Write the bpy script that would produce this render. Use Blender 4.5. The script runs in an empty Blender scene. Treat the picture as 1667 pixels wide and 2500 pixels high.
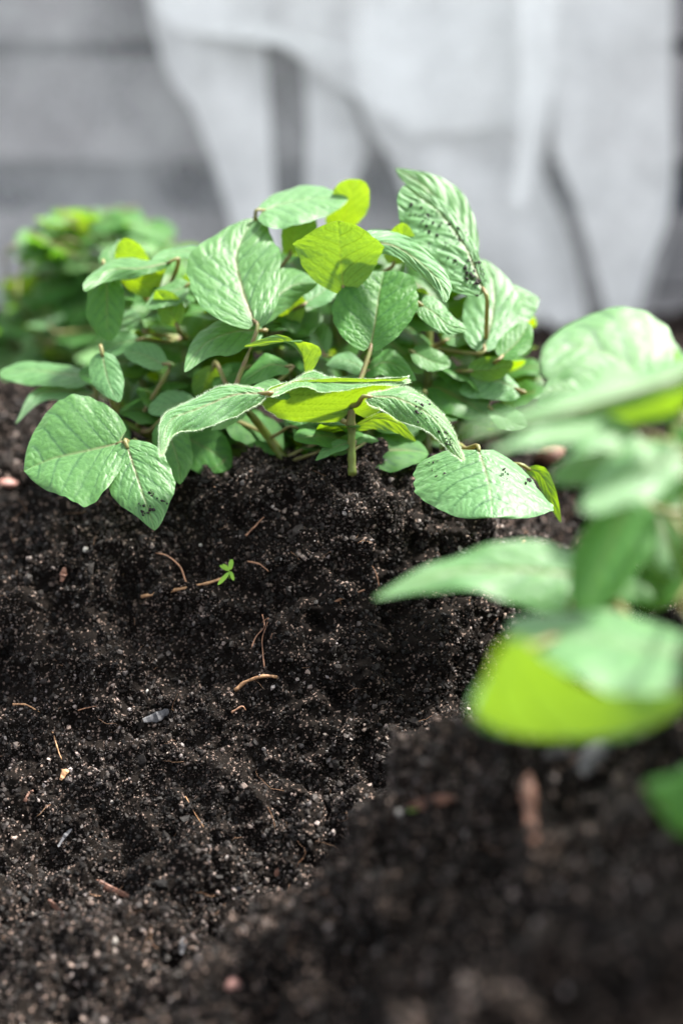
import bpy, math, random
import numpy as np
from mathutils import Vector

random.seed(7)
RNG = np.random.default_rng(11)
SC = bpy.context.scene
COL = SC.collection

# ------------------------------------------------------------------ camera
PITCH = math.radians(20)
W, H = 1667.0, 2500.0
TX = 0.24                       # tan of the half width (24 mm wide frame, 50 mm lens)
cam_d = bpy.data.cameras.new('camera')
cam_d.sensor_fit = 'HORIZONTAL'; cam_d.sensor_width = 24.0; cam_d.lens = 50.0
cam_d.clip_start = 0.02; cam_d.clip_end = 200.0
cam_d.dof.use_dof = True
cam_d.dof.focus_distance = 0.752
cam_d.dof.aperture_fstop = 2.5
cam_d.dof.aperture_blades = 0
cam = bpy.data.objects.new('camera', cam_d); COL.objects.link(cam)
cam.location = (0, 0, 0); cam.rotation_euler = (math.radians(90) - PITCH, 0, 0)
SC.camera = cam

# ------------------------------------------------------------------ sky, sun, exposure
SUN_EL, SUN_AZ = 58.0, 68.0    # azimuth from +Y (away from the camera) towards +X
wld = bpy.data.worlds.new('World'); SC.world = wld; wld.use_nodes = True
nt = wld.node_tree
sky = nt.nodes.new('ShaderNodeTexSky'); sky.sky_type = 'NISHITA'; sky.sun_disc = False
sky.sun_elevation = math.radians(SUN_EL); sky.sun_rotation = math.radians(SUN_AZ)
sky.air_density = 1.0; sky.dust_density = 2.5; sky.ozone_density = 1.0
bg = nt.nodes['Background']; bg.inputs[1].default_value = 0.135
hz = nt.nodes.new('ShaderNodeHueSaturation'); hz.inputs['Saturation'].default_value = 0.20   # bright thin cloud
nt.links.new(sky.outputs[0], hz.inputs['Color']); nt.links.new(hz.outputs[0], bg.inputs[0])
sun_d = bpy.data.lights.new('sun', 'SUN'); sun_d.energy = 4.3; sun_d.angle = math.radians(6)
sun_d.color = (1.0, 0.95, 0.88)
sun = bpy.data.objects.new('sun', sun_d); COL.objects.link(sun)
_e, _a = math.radians(SUN_EL), math.radians(SUN_AZ)
sdir = Vector((math.sin(_a) * math.cos(_e), math.cos(_a) * math.cos(_e), math.sin(_e)))
sun.rotation_euler = sdir.to_track_quat('Z', 'Y').to_euler()
sun.location = sdir * 3
SC.view_settings.view_transform = 'Standard'; SC.view_settings.look = 'None'
SC.view_settings.exposure = 2.3; SC.view_settings.gamma = 1.0
SC.cycles.use_denoising = True
SC.cycles.max_bounces = 10; SC.cycles.transparent_max_bounces = 12

# ------------------------------------------------------------------ pixel / space
F = np.array([0, math.cos(PITCH), -math.sin(PITCH)])
U = np.array([0, math.sin(PITCH), math.cos(PITCH)])
R = np.array([1.0, 0, 0])
MPP = 2 * TX / W                # metres per photo pixel at one metre

def P(px, py, d):
    """photo pixel and depth along the lens axis -> point in the garden (arrays or scalars)"""
    px, py, d = np.broadcast_arrays(np.asarray(px, float), np.asarray(py, float), np.asarray(d, float))
    u = (px - W / 2) * MPP; v = (H / 2 - py) * MPP
    return d[..., None] * (F + u[..., None] * R + v[..., None] * U)

def PY(px, py, y):
    """photo pixel -> point on the upright plane at distance y"""
    p = P(px, py, 1.0)
    return p * (y / p[..., 1:2])

def project(p):
    d = p @ F
    return W / 2 + (p @ R) / d / MPP, H / 2 - (p @ U) / d / MPP, d

# ------------------------------------------------------------------ noise
def _h(ix, iy, iz, s):
    n = (ix.astype(np.int64) * 374761393 + iy.astype(np.int64) * 668265263 + iz.astype(np.int64) * 2147483647 + s * 974634777) & 0xffffffff
    n = ((n ^ (n >> 13)) * 1274126177) & 0xffffffff
    n = ((n ^ (n >> 16)) * 2246822519) & 0xffffffff
    return ((n ^ (n >> 15)) & 0xffffff) / float(0xffffff)

def vnoise(p, s=0):
    i = np.floor(p); f = p - i; f = f * f * (3 - 2 * f)
    x, y, z = i[:, 0], i[:, 1], i[:, 2]
    out = 0
    for dx in (0, 1):
        wx = f[:, 0] if dx else 1 - f[:, 0]
        for dy in (0, 1):
            wy = f[:, 1] if dy else 1 - f[:, 1]
            for dz in (0, 1):
                wz = f[:, 2] if dz else 1 - f[:, 2]
                out = out + _h(x + dx, y + dy, z + dz, s) * wx * wy * wz
    return out * 2 - 1

def fbm(p, octs=4, s=0, gain=0.5):
    a, t, o = 1.0, 0.0, 0
    for k in range(octs):
        o = o + a * vnoise(p * (2.03 ** k) + 17.1 * k, s + k); t += a; a *= gain
    return o / t

def worley(p, s=0):
    """distance to nearest and second nearest jittered cell point"""
    i = np.floor(p); f1 = np.full(len(p), 9.0); f2 = np.full(len(p), 9.0); cid = np.zeros(len(p))
    for dx in (-1, 0, 1):
        for dy in (-1, 0, 1):
            for dz in (-1, 0, 1):
                x, y, z = i[:, 0] + dx, i[:, 1] + dy, i[:, 2] + dz
                q = np.stack([x + _h(x, y, z, s), y + _h(x, y, z, s + 1), z + _h(x, y, z, s + 2)], 1)
                d = np.sqrt(((q - p) ** 2).sum(1))
                n = d < f1
                f2 = np.where(n, f1, np.minimum(f2, d)); cid = np.where(n, _h(x, y, z, s + 3), cid); f1 = np.where(n, d, f1)
    return f1, f2, cid

# ------------------------------------------------------------------ mesh helpers
def make_mesh(name, co, faces, attrs=None, smooth=True):
    """faces: (n,k) int array"""
    me = bpy.data.meshes.new(name)
    co = np.ascontiguousarray(co, dtype=np.float32); faces = np.ascontiguousarray(faces, dtype=np.int32)
    n, k = faces.shape
    me.vertices.add(len(co)); me.vertices.foreach_set('co', co.ravel())
    me.loops.add(n * k); me.loops.foreach_set('vertex_index', faces.ravel())
    me.polygons.add(n); me.polygons.foreach_set('loop_start', np.arange(0, n * k, k, dtype=np.int32))
    me.polygons.foreach_set('use_smooth', np.full(n, smooth, dtype=bool))
    for nm, v in (attrs or {}).items():
        v = np.asarray(v, dtype=np.float32)
        if v.ndim == 1:
            a = me.attributes.new(nm, 'FLOAT', 'POINT'); a.data.foreach_set('value', v)
        else:
            a = me.attributes.new(nm, 'FLOAT_COLOR', 'POINT')
            a.data.foreach_set('color', np.concatenate([v, np.ones((len(v), 1), np.float32)], 1).ravel())
    me.update(calc_edges=True)
    return me

def link(name, me, mat=None, parent=None, loc=None):
    o = bpy.data.objects.new(name, me); COL.objects.link(o)
    if mat is not None and me is not None and not me.materials: me.materials.append(mat)
    if parent is not None: o.parent = parent
    if loc is not None: o.location = loc
    return o

def tag(o, label=None, cat=None, group=None, kind=None):
    if label: o['label'] = label
    if cat: o['category'] = cat
    if group: o['group'] = group
    if kind: o['kind'] = kind
    return o

def grid_faces(nu, nv):
    a = (np.arange(nu - 1)[:, None] * nv + np.arange(nv - 1)[None, :]).ravel()
    return np.stack([a, a + 1, a + nv + 1, a + nv], 1)

def world_loc(o):
    p = Vector((0, 0, 0))
    while o is not None:
        p += o.location; o = o.parent
    return np.array(p)

def tube_geo(pts, rad, nseg=7):
    pts = np.asarray(pts, float); n = len(pts)
    rad = np.broadcast_to(np.asarray(rad, float), (n,))
    t = np.gradient(pts, axis=0); t /= np.linalg.norm(t, axis=1)[:, None] + 1e-12
    ref = np.array([0.31, 0.2, 0.93]); ref2 = np.array([0.9, 0.1, -0.2])
    a = np.cross(t, ref); bad = np.linalg.norm(a, axis=1) < 0.15
    a[bad] = np.cross(t[bad], ref2); a /= np.linalg.norm(a, axis=1)[:, None]
    b = np.cross(t, a)
    ang = np.linspace(0, 2 * np.pi, nseg, endpoint=False)
    co = pts[:, None, :] + rad[:, None, None] * (np.cos(ang)[None, :, None] * a[:, None, :] + np.sin(ang)[None, :, None] * b[:, None, :])
    i = np.arange(n - 1)[:, None] * nseg; j = np.arange(nseg)[None, :]; j2 = (j + 1) % nseg
    f = np.stack([i + j, i + j2, i + nseg + j2, i + nseg + j], -1).reshape(-1, 4)
    co = np.concatenate([co.reshape(-1, 3), pts[:1], pts[-1:]])
    c0, c1 = n * nseg, n * nseg + 1
    jj = np.arange(nseg); e0 = np.stack([np.full(nseg, c0), (jj + 1) % nseg, jj, jj], 1)
    b0 = (n - 1) * nseg; e1 = np.stack([np.full(nseg, c1), b0 + jj, b0 + (jj + 1) % nseg, b0 + (jj + 1) % nseg], 1)
    return co, f, np.concatenate([e0, e1])[:, :3]

def tube(name, pts, rad, mat, parent=None, nseg=7, seed=0, bump=0.0):
    co, f, tri = tube_geo(pts, rad, nseg)
    if bump:
        co = co + bump * np.stack([vnoise(co * 400, seed), vnoise(co * 400, seed + 9), vnoise(co * 400, seed + 18)], 1)
    loc = np.asarray(pts[0], float); pw = world_loc(parent) if parent is not None else np.zeros(3)
    me = bpy.data.meshes.new(name)
    me.from_pydata([tuple(c) for c in (co - loc)], [], [tuple(int(q) for q in x) for x in f] + [tuple(int(q) for q in x) for x in tri])
    me.polygons.foreach_set('use_smooth', np.ones(len(me.polygons), dtype=bool)); me.update()
    return link(name, me, mat, parent, Vector(loc - pw))

def spline(pts, t):
    """Catmull-Rom through pts (n,k), t in 0..1"""
    pts = np.asarray(pts, float); n = len(pts)
    t = np.clip(np.asarray(t, float), 0, 1)
    if n == 2: return pts[0] + (pts[1] - pts[0]) * t[..., None]
    ext = np.vstack([2 * pts[0] - pts[1], pts, 2 * pts[-1] - pts[-2]])
    x = t * (n - 1); i = np.minimum(x.astype(int), n - 2); f = (x - i)[..., None]
    p0, p1, p2, p3 = ext[i], ext[i + 1], ext[i + 2], ext[i + 3]
    return 0.5 * (2 * p1 + (p2 - p0) * f + (2 * p0 - 5 * p1 + 4 * p2 - p3) * f ** 2 + (3 * p1 - p0 - 3 * p2 + p3) * f ** 3)

# ------------------------------------------------------------------ materials
def mat_new(name):
    m = bpy.data.materials.new(name); m.use_nodes = True
    n = m.node_tree; n.nodes.clear()
    out = n.nodes.new('ShaderNodeOutputMaterial')
    return m, n, out

def N(n, t, **kw):
    x = n.nodes.new(t)
    for k, v in kw.items():
        if k.startswith('i_'): x.inputs[k[2:].replace('_', ' ')].default_value = v
        else: setattr(x, k, v)
    return x

def mixc(n, fac, a, b, blend='MIX'):
    x = n.nodes.new('ShaderNodeMix'); x.data_type = 'RGBA'; x.blend_type = blend
    for sock, v in ((0, fac), (6, a), (7, b)):
        if isinstance(v, (int, float)): x.inputs[sock].default_value = v
        elif isinstance(v, tuple): x.inputs[sock].default_value = (*v, 1)
        else: n.links.new(v, x.inputs[sock])
    return x.outputs[2]

def leaf_material(name, spec=0.45, top=(0.100, 0.255, 0.102), top2=(0.042, 0.145, 0.022), trans=(0.20, 0.31, 0.005), tw=0.40, sheen=0.34):
    m, n, out = mat_new(name)
    L = n.links.new
    tc = N(n, 'ShaderNodeTexCoord'); info = N(n, 'ShaderNodeObjectInfo')
    vein = N(n, 'ShaderNodeAttribute', attribute_name='vein'); mid = N(n, 'ShaderNodeAttribute', attribute_name='mid')
    no = N(n, 'ShaderNodeTexNoise', i_Scale=45.0, i_Detail=3.0); L(tc.outputs['Object'], no.inputs['Vector'])
    rnd = mixc(n, info.outputs['Random'], top, top2)
    c = mixc(n, no.outputs['Fac'], rnd, top2)
    c = mixc(n, vein.outputs['Fac'], c, (0.014, 0.07, 0.02))
    c = mixc(n, mid.outputs['Fac'], c, (0.12, 0.11, 0.05))
    t = mixc(n, info.outputs['Random'], trans, (trans[0] * 0.75, trans[1] * 0.92, trans[2] * 1.5))
    t = mixc(n, vein.outputs['Fac'], t, (trans[0] * 0.72, trans[1] * 0.8, trans[2]))
    fine = N(n, 'ShaderNodeTexNoise', i_Scale=1300.0, i_Detail=2.0); L(tc.outputs['Object'], fine.inputs['Vector'])
    bp = N(n, 'ShaderNodeBump', i_Strength=0.35, i_Distance=0.0006); L(fine.outputs['Fac'], bp.inputs['Height'])
    pr = N(n, 'ShaderNodeBsdfPrincipled')
    L(c, pr.inputs['Base Color']); pr.inputs['Roughness'].default_value = 0.48
    pr.inputs['Specular IOR Level'].default_value = spec
    sw = N(n, 'ShaderNodeMapRange', clamp=True); sw.inputs[3].default_value = sheen; sw.inputs[4].default_value = 0.05
    L(vein.outputs['Fac'], sw.inputs[0]); L(sw.outputs[0], pr.inputs['Sheen Weight']); pr.inputs['Sheen Roughness'].default_value = 0.5
    pr.inputs['Sheen Tint'].default_value = (0.93, 1.0, 0.9, 1)
    L(bp.outputs[0], pr.inputs['Normal'])
    tr = N(n, 'ShaderNodeBsdfTranslucent'); L(t, tr.inputs['Color'])
    mx = N(n, 'ShaderNodeMixShader'); mx.inputs[0].default_value = tw
    L(pr.outputs[0], mx.inputs[1]); L(tr.outputs[0], mx.inputs[2]); L(mx.outputs[0], out.inputs[0])
    return m

M_LEAF = leaf_material('potato_leaf')
M_LEAF_Y = leaf_material('lime_leaf', top=(0.12, 0.28, 0.08), top2=(0.09, 0.24, 0.05), trans=(0.215, 0.32, 0.003), tw=0.5)  # yellower, more translucent leaf tone, mostly for undersides
M_LEAF_D = leaf_material('dark_leaf', spec=0.25, top=(0.050, 0.160, 0.026), top2=(0.040, 0.13, 0.022), trans=(0.16, 0.34, 0.01), tw=0.40, sheen=0.06)  # darker leaf for variety; on leaves in shade, the shade is in this colour
M_INNER = leaf_material('shade_toned_leaf', spec=0.3, top=(0.050, 0.150, 0.030), top2=(0.035, 0.115, 0.018), trans=(0.20, 0.32, 0.004), tw=0.48, sheen=0.0)  # darker leaf copy without sheen: shade inside the plant put into its colour

def simple_mat(name, c1, c2, scale=200, rough=0.6, sss=0.0, bump=0.0, spec=0.5, tr=None):
    m, n, out = mat_new(name); L = n.links.new
    tc = N(n, 'ShaderNodeTexCoord')
    no = N(n, 'ShaderNodeTexNoise', i_Scale=float(scale), i_Detail=4.0); L(tc.outputs['Object'], no.inputs['Vector'])
    rp = N(n, 'ShaderNodeMapRange', clamp=True); rp.inputs[1].default_value = 0.35; rp.inputs[2].default_value = 0.65
    L(no.outputs['Fac'], rp.inputs[0])
    c = mixc(n, rp.outputs[0], c1, c2)
    pr = N(n, 'ShaderNodeBsdfPrincipled', i_Roughness=rough); L(c, pr.inputs['Base Color'])
    pr.inputs['Specular IOR Level'].default_value = spec
    if bump:
        b = N(n, 'ShaderNodeBump', i_Strength=0.6, i_Distance=bump); L(no.outputs['Fac'], b.inputs['Height']); L(b.outputs[0], pr.inputs['Normal'])
    if tr:
        t = N(n, 'ShaderNodeBsdfTranslucent'); t.inputs[0].default_value = (*tr, 1)
        mx = N(n, 'ShaderNodeMixShader'); mx.inputs[0].default_value = 0.35
        L(pr.outputs[0], mx.inputs[1]); L(t.outputs[0], mx.inputs[2]); L(mx.outputs[0], out.inputs[0])
    else: L(pr.outputs[0], out.inputs[0])
    return m

M_STEM = simple_mat('stem_green', (0.11, 0.17, 0.03), (0.09, 0.09, 0.025), 120, 0.5, tr=(0.3, 0.35, 0.03))
M_PET = simple_mat('petiole_purple', (0.17, 0.21, 0.06), (0.16, 0.11, 0.06), 150, 0.5, tr=(0.35, 0.3, 0.05))
M_HAIR = simple_mat('leaf_hair', (0.6, 0.75, 0.55), (0.7, 0.8, 0.6), 50, 0.4, tr=(0.6, 0.75, 0.4))
M_ROOT = simple_mat('dry_root', (0.34, 0.19, 0.09), (0.17, 0.085, 0.04), 700, 0.6)
M_ROOTD = simple_mat('dark_root', (0.13, 0.065, 0.04), (0.22, 0.11, 0.06), 500, 0.7)
M_CHIP = simple_mat('wood_chip', (0.15, 0.065, 0.040), (0.06, 0.03, 0.02), 300, 0.7, bump=0.0006)
M_CHIPG = simple_mat('grey_chip', (0.065, 0.065, 0.07), (0.03, 0.03, 0.035), 300, 0.7, bump=0.0006)
M_PEB_W = simple_mat('pale_pebble', (0.40, 0.37, 0.33), (0.20, 0.19, 0.18), 350, 0.55, bump=0.0004)
M_PEB_P = simple_mat('pink_pebble', (0.30, 0.15, 0.12), (0.16, 0.08, 0.07), 350, 0.55, bump=0.0004)
M_SPROUT = simple_mat('sprout_green', (0.20, 0.38, 0.02), (0.14, 0.32, 0.02), 300, 0.45, tr=(0.2, 0.4, 0.01))

# soil
def soil_mat():
    m, n, out = mat_new('garden_soil'); L = n.links.new
    tc = N(n, 'ShaderNodeTexCoord')
    a = N(n, 'ShaderNodeTexNoise', i_Scale=60.0, i_Detail=6.0, i_Roughness=0.7); L(tc.outputs['Object'], a.inputs['Vector'])
    b = N(n, 'ShaderNodeTexVoronoi', i_Scale=900.0); L(tc.outputs['Object'], b.inputs['Vector'])
    c = mixc(n, a.outputs['Fac'], (0.0025, 0.0022, 0.002), (0.010, 0.0075, 0.006))
    r = N(n, 'ShaderNodeMapRange', clamp=True); r.inputs[1].default_value = 0.80; r.inputs[2].default_value = 0.88
    L(b.outputs['Color'], r.inputs[0])
    c = mixc(n, r.outputs[0], c, (0.17, 0.125, 0.105))
    f = N(n, 'ShaderNodeTexNoise', i_Scale=700.0, i_Detail=5.0, i_Roughness=0.75); L(tc.outputs['Object'], f.inputs['Vector'])
    bp = N(n, 'ShaderNodeBump', i_Strength=1.0, i_Distance=0.0012); L(f.outputs['Fac'], bp.inputs['Height'])
    pr = N(n, 'ShaderNodeBsdfPrincipled', i_Roughness=0.9); L(c, pr.inputs['Base Color']); L(bp.outputs[0], pr.inputs['Normal'])
    pr.inputs['Specular IOR Level'].default_value = 0.06
    L(pr.outputs[0], out.inputs[0])
    return m

def crumb_mat():
    m, n, out = mat_new('soil_crumb'); L = n.links.new
    at = N(n, 'ShaderNodeAttribute', attribute_name='tint')
    tc = N(n, 'ShaderNodeTexCoord')
    f = N(n, 'ShaderNodeTexNoise', i_Scale=1500.0, i_Detail=2.0); L(tc.outputs['Object'], f.inputs['Vector'])
    c = mixc(n, 0.35, at.outputs['Color'], f.outputs['Color'], 'MULTIPLY')
    bp = N(n, 'ShaderNodeBump', i_Strength=0.6, i_Distance=0.0004); L(f.outputs['Fac'], bp.inputs['Height'])
    pr = N(n, 'ShaderNodeBsdfPrincipled', i_Roughness=0.6); L(c, pr.inputs['Base Color']); L(bp.outputs[0], pr.inputs['Normal'])
    pr.inputs['Specular IOR Level'].default_value = 0.15
    L(pr.outputs[0], out.inputs[0])
    return m
M_SOIL = soil_mat(); M_CRUMB = crumb_mat()

# ------------------------------------------------------------------ the ground
ctrl = [  # px, py, depth
    (0, 960, 1.00), (0, 1250, 0.88), (90, 1210, 0.875), (0, 1350, 0.815), (230, 1310, 0.80), (0, 1550, 0.79), (0, 1900, 0.75), (0, 2200, 0.70), (0, 2500, 0.64),
    (-400, 1400, 0.82), (-400, 1900, 0.75), (-400, 2500, 0.64),
    (420, 1190, 0.825), (650, 1150, 0.80), (900, 1150, 0.80), (1150, 1230, 0.81), (600, 1160, .86), (760, 1165, .87), (900, 1165, .87), (1060, 1175, .87), (1200, 1215, .88), (400, 1500, 0.785), (700, 1400, 0.775), (700, 1700, 0.755),
    (550, 1950, 0.74), (300, 1950, 0.745), (400, 2200, 0.695), (300, 2500, 0.635), (550, 2250, 0.69),
    (1000, 1400, 0.785), (950, 1700, 0.76), (800, 1900, 0.745), (1280, 1350, 0.86), (1400, 1300, 0.95), (1150, 1600, 0.78), (1500, 1350, 0.93),
    (1250, 1810, 0.615), (1060, 1880, 0.63), (880, 2010, 0.625), (690, 2180, 0.615), (620, 2500, 0.575),
    (1000, 2300, 0.54), (1350, 2250, 0.485), (1700, 2300, 0.445), (1450, 1900, 0.55), (1750, 1850, 0.53), (1700, 2500, 0.42), (1300, 2500, 0.45), (950, 2500, 0.495),
    (1300, 1790, 0.75), (1130, 1880, 0.725), (960, 2020, 0.70), (770, 2240, 0.665),
    (1620, 1720, 0.565), (1700, 1560, 0.63), (1560, 1640, 0.66), (1700, 1350, 0.78),
]
pc = P([c[0] for c in ctrl], [c[1] for c in ctrl], [c[2] for c in ctrl])
extra = np.array([(-.3, .9, -.27), (0, .92, -.285), (.15, .93, -.295), (-.12, .91, -.285), (-.3, 1.05, -.34), (0, 1.07, -.36), (.3, 1.07, -.36),
                  (-.35, 1.25, -.31), (0, 1.3, -.33), (.35, 1.3, -.36), (-.6, 1.6, -.41), (0, 1.6, -.41), (.6, 1.6, -.41),
                  (-.5, .7, -.3), (-.5, .4, -.42), (.45, .4, -.24), (.5, .6, -.27), (.5, .85, -.33), (0, .2, -.36), (-.4, .1, -.42), (.4, .1, -.25),
                  (.32, .95, -.30), (-.7, 1.0, -.33), (.75, 1.0, -.36), (0, 2.0, -.41), (-.8, 1.9, -.41), (.8, 1.9, -.41), (-.8, -.1, -.4), (.8, -.1, -.3)])
pc = np.vstack([pc, extra])
def _phi(r): return np.sqrt(r * r + 0.02 ** 2)
_A = _phi(np.linalg.norm(pc[:, None, :2] - pc[None, :, :2], axis=2)) - 0.0015 * np.eye(len(pc))
_mean = pc[:, 2].mean(); _w = np.linalg.solve(_A, pc[:, 2] - _mean)
def ground_base(x, y):
    x = np.asarray(x, float); y = np.asarray(y, float); sh = x.shape; x = x.ravel(); y = y.ravel()
    z = np.zeros(len(x))
    for k in range(0, len(x), 40000):
        r = np.hypot(x[k:k + 40000, None] - pc[None, :, 0], y[k:k + 40000, None] - pc[None, :, 1])
        z[k:k + 40000] = _phi(r) @ _w + _mean
    far = np.clip((np.hypot(x, y - 0.8) - 1.0) / 0.5, 0, 1); far = far * far * (3 - 2 * far)
    return (z * (1 - far) - 0.41 * far).reshape(sh)

def axis(lo, hi, step, far, grow=1.35):
    mid = list(np.arange(lo, hi, step)); s = step; a = mid[-1]; up = []
    while a < far: s *= grow; a += s; up.append(a)
    s = step; a = lo; dn = []
    while a > -far: s *= grow; a -= s; dn.append(a)
    return np.array(dn[::-1] + mid + up)
gx = axis(-0.27, 0.29, 0.00095, 30); gy = axis(0.36, 0.96, 0.00095, 40)
# an even 5 mm band around the fine patch so that the near rows keep their lumps
gx = np.unique(np.concatenate([gx[gx < -0.9], np.arange(-0.9, -0.28, 0.006), gx[(gx > -0.28) & (gx < 0.3)], np.arange(0.3, 0.9, 0.006), gx[gx > 0.9]]))
gy = np.unique(np.concatenate([gy[gy < 0.0], np.arange(0.0, 0.35, 0.006), gy[(gy > 0.35) & (gy < 0.97)], np.arange(0.97, 2.0, 0.006), gy[gy > 2.0]]))
GX, GY = np.meshgrid(gx, gy, indexing='ij')
GZ = ground_base(GX, GY)
def grid_normals(X, Y, Z):
    dx = np.gradient(np.stack([X, Y, Z], -1), axis=0); dy = np.gradient(np.stack([X, Y, Z], -1), axis=1)
    n = np.cross(dx, dy); return n / (np.linalg.norm(n, axis=-1, keepdims=True) + 1e-12)
GN = grid_normals(GX, GY, GZ)
p = np.stack([GX, GY, GZ], -1).reshape(-1, 3); nn = GN.reshape(-1, 3)
near = np.clip(1 - (np.hypot(p[:, 0], p[:, 1] - 0.8) - 1.2) / 2, 0, 1)
lump = fbm(p * 16, 3, 1)
q = p + 0.006 * np.stack([vnoise(p * 60, 5), vnoise(p * 60, 6), vnoise(p * 60, 7)], 1)
f1, f2, cid = worley(q * 42, 30)
clod = (np.clip(0.85 - f1, 0, 1)) ** 0.8 * (0.2 + 1.1 * cid)
g1, g2, gid = worley(q * 130, 50)
crumb = np.clip(0.75 - g1, 0, 1) * (0.2 + gid)
rg = 1 - np.abs(fbm(p * 34, 3, 170, 0.55)) * 2.2
nm = np.clip((p[:, 0] + 0.10) / 0.06, 0, 1) * np.clip((0.60 - p[:, 1]) / 0.05, 0, 1)
b1, b2, bid = worley(q * 30, 210)
disp = nm * (0.020 * (np.clip(.8 - b1, 0, 1) * (.2 + bid) - .25) + 0.008 * (clod - 0.3) + 0.006 * (crumb - 0.3)) + 0.019 * lump + 0.011 * (rg - 0.3) + 0.014 * (clod - 0.3) + 0.0050 * (crumb - 0.25) + 0.008 * fbm(p * 90, 3, 70, 0.6) + 0.0036 * fbm(p * 330, 3, 80, 0.8) + 0.0016 * (0.5 - np.abs(fbm(p * 210, 2, 88)))
p = p + nn * (disp * near)[:, None]
p[:, :2] += (0.0035 * np.stack([fbm(p * 110, 2, 91), fbm(p * 110, 2, 95)], 1)) * near[:, None]
PG = p.reshape(GX.shape + (3,))
ground = tag(link('ground', make_mesh('ground', p, grid_faces(len(gx), len(gy))[:, ::-1] if False else grid_faces(len(gx), len(gy))), M_SOIL), kind='structure')
ground['label'] = 'dark crumbly garden soil heaped into ridges'
NG = grid_normals(PG[..., 0], PG[..., 1], PG[..., 2])

def ground_at(x, y):
    i = min(np.searchsorted(gx, x), len(gx) - 1); j = min(np.searchsorted(gy, y), len(gy) - 1)
    return PG[i, j].copy()

def hit(px, py, dmin=0.35, dmax=1.3):
    """where the view ray through a photo pixel meets the soil"""
    for d in np.arange(dmin, dmax, 0.0012):
        q = P(px, py, d)
        if ground_at(q[0], q[1])[2] >= q[2]: return q, d
    return P(px, py, 0.8), 0.8

# soil crumbs and grit
ICO_V = np.array([(0, 0, 1), (.894, 0, .447), (.276, .851, .447), (-.724, .526, .447), (-.724, -.526, .447), (.276, -.851, .447),
                  (.724, .526, -.447), (-.276, .851, -.447), (-.894, 0, -.447), (-.276, -.851, -.447), (.724, -.526, -.447), (0, 0, -1)])
ICO_F = np.array([(0, 1, 2), (0, 2, 3), (0, 3, 4), (0, 4, 5), (0, 5, 1), (1, 6, 2), (2, 7, 3), (3, 8, 4), (4, 9, 5), (5, 10, 1),
                  (2, 6, 7), (3, 7, 8), (4, 8, 9), (5, 9, 10), (1, 10, 6), (6, 11, 7), (7, 11, 8), (8, 11, 9), (9, 11, 10), (10, 11, 6)])
OCT_V = np.array([(1, 0, 0), (-1, 0, 0), (0, 1, 0), (0, -1, 0), (0, 0, 1), (0, 0, -1)], float)
OCT_F = np.array([(0, 2, 4), (2, 1, 4), (1, 3, 4), (3, 0, 4), (2, 0, 5), (1, 2, 5), (3, 1, 5), (0, 3, 5)])

def rand_rot(n):
    q = RNG.normal(size=(n, 4)); q /= np.linalg.norm(q, axis=1)[:, None]
    w, x, y, z = q.T
    return np.stack([1 - 2 * (y * y + z * z), 2 * (x * y - z * w), 2 * (x * z + y * w), 2 * (x * y + z * w), 1 - 2 * (x * x + z * z), 2 * (y * z - x * w),
                     2 * (x * z - y * w), 2 * (y * z + x * w), 1 - 2 * (x * x + y * y)], 1).reshape(-1, 3, 3)

def scatter(name, pos, size, tint, base_v, base_f, smooth, jit=0.5):
    n = len(pos)
    v = base_v[None] * (1 + jit * RNG.uniform(-1, 1, (n, len(base_v), 1)))
    v = v * RNG.uniform(0.55, 1.3, (n, 1, 3)) * size[:, None, None]
    v = np.einsum('nij,nkj->nki', rand_rot(n), v) + pos[:, None, :]
    f = (base_f[None] + (np.arange(n) * len(base_v))[:, None, None]).reshape(-1, 3)
    t = np.repeat(tint, len(base_v), axis=0)
    return make_mesh(name, v.reshape(-1, 3), f, {'tint': t}, smooth)

def tints(n, light=0.2, white=0.02):
    k = RNG.random(n); c = np.empty((n, 3))
    d = RNG.uniform(0.003, 0.026, n); c[:] = d[:, None] * np.array([1.15, 0.97, 0.88])
    l = k < light; v = RNG.uniform(0.05, 0.24, n); hue = RNG.random((n, 1))
    c[l] = (v[:, None] * (np.array([1.15, 0.86, 0.72]) * hue + np.array([1.0, 0.90, 0.88]) * (1 - hue)))[l]
    w = k < white; c[w] = RNG.uniform(0.3, 0.5, n)[w, None] * np.array([1, .93, .85])
    return c

def surf_points(n, x0=-0.26, x1=0.28, y0=0.37, y1=0.95):
    i = RNG.integers(np.searchsorted(gx, x0), np.searchsorted(gx, x1), n * 3); j = RNG.integers(np.searchsorted(gy, y0), np.searchsorted(gy, y1), n * 3)
    pts = PG[i, j]; nr = NG[i, j]
    px, py, d = project(pts)
    ok = (px > -150) & (px < 1820) & (py > 850) & (py < 2680)
    ok &= RNG.random(len(px)) < np.clip(0.35 / np.clip(nr[:, 2], 0.2, 1), 0, 1)
    pts, nr = pts[ok][:n], nr[ok][:n]
    return pts + RNG.normal(0, 0.0004, pts.shape), nr

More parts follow.
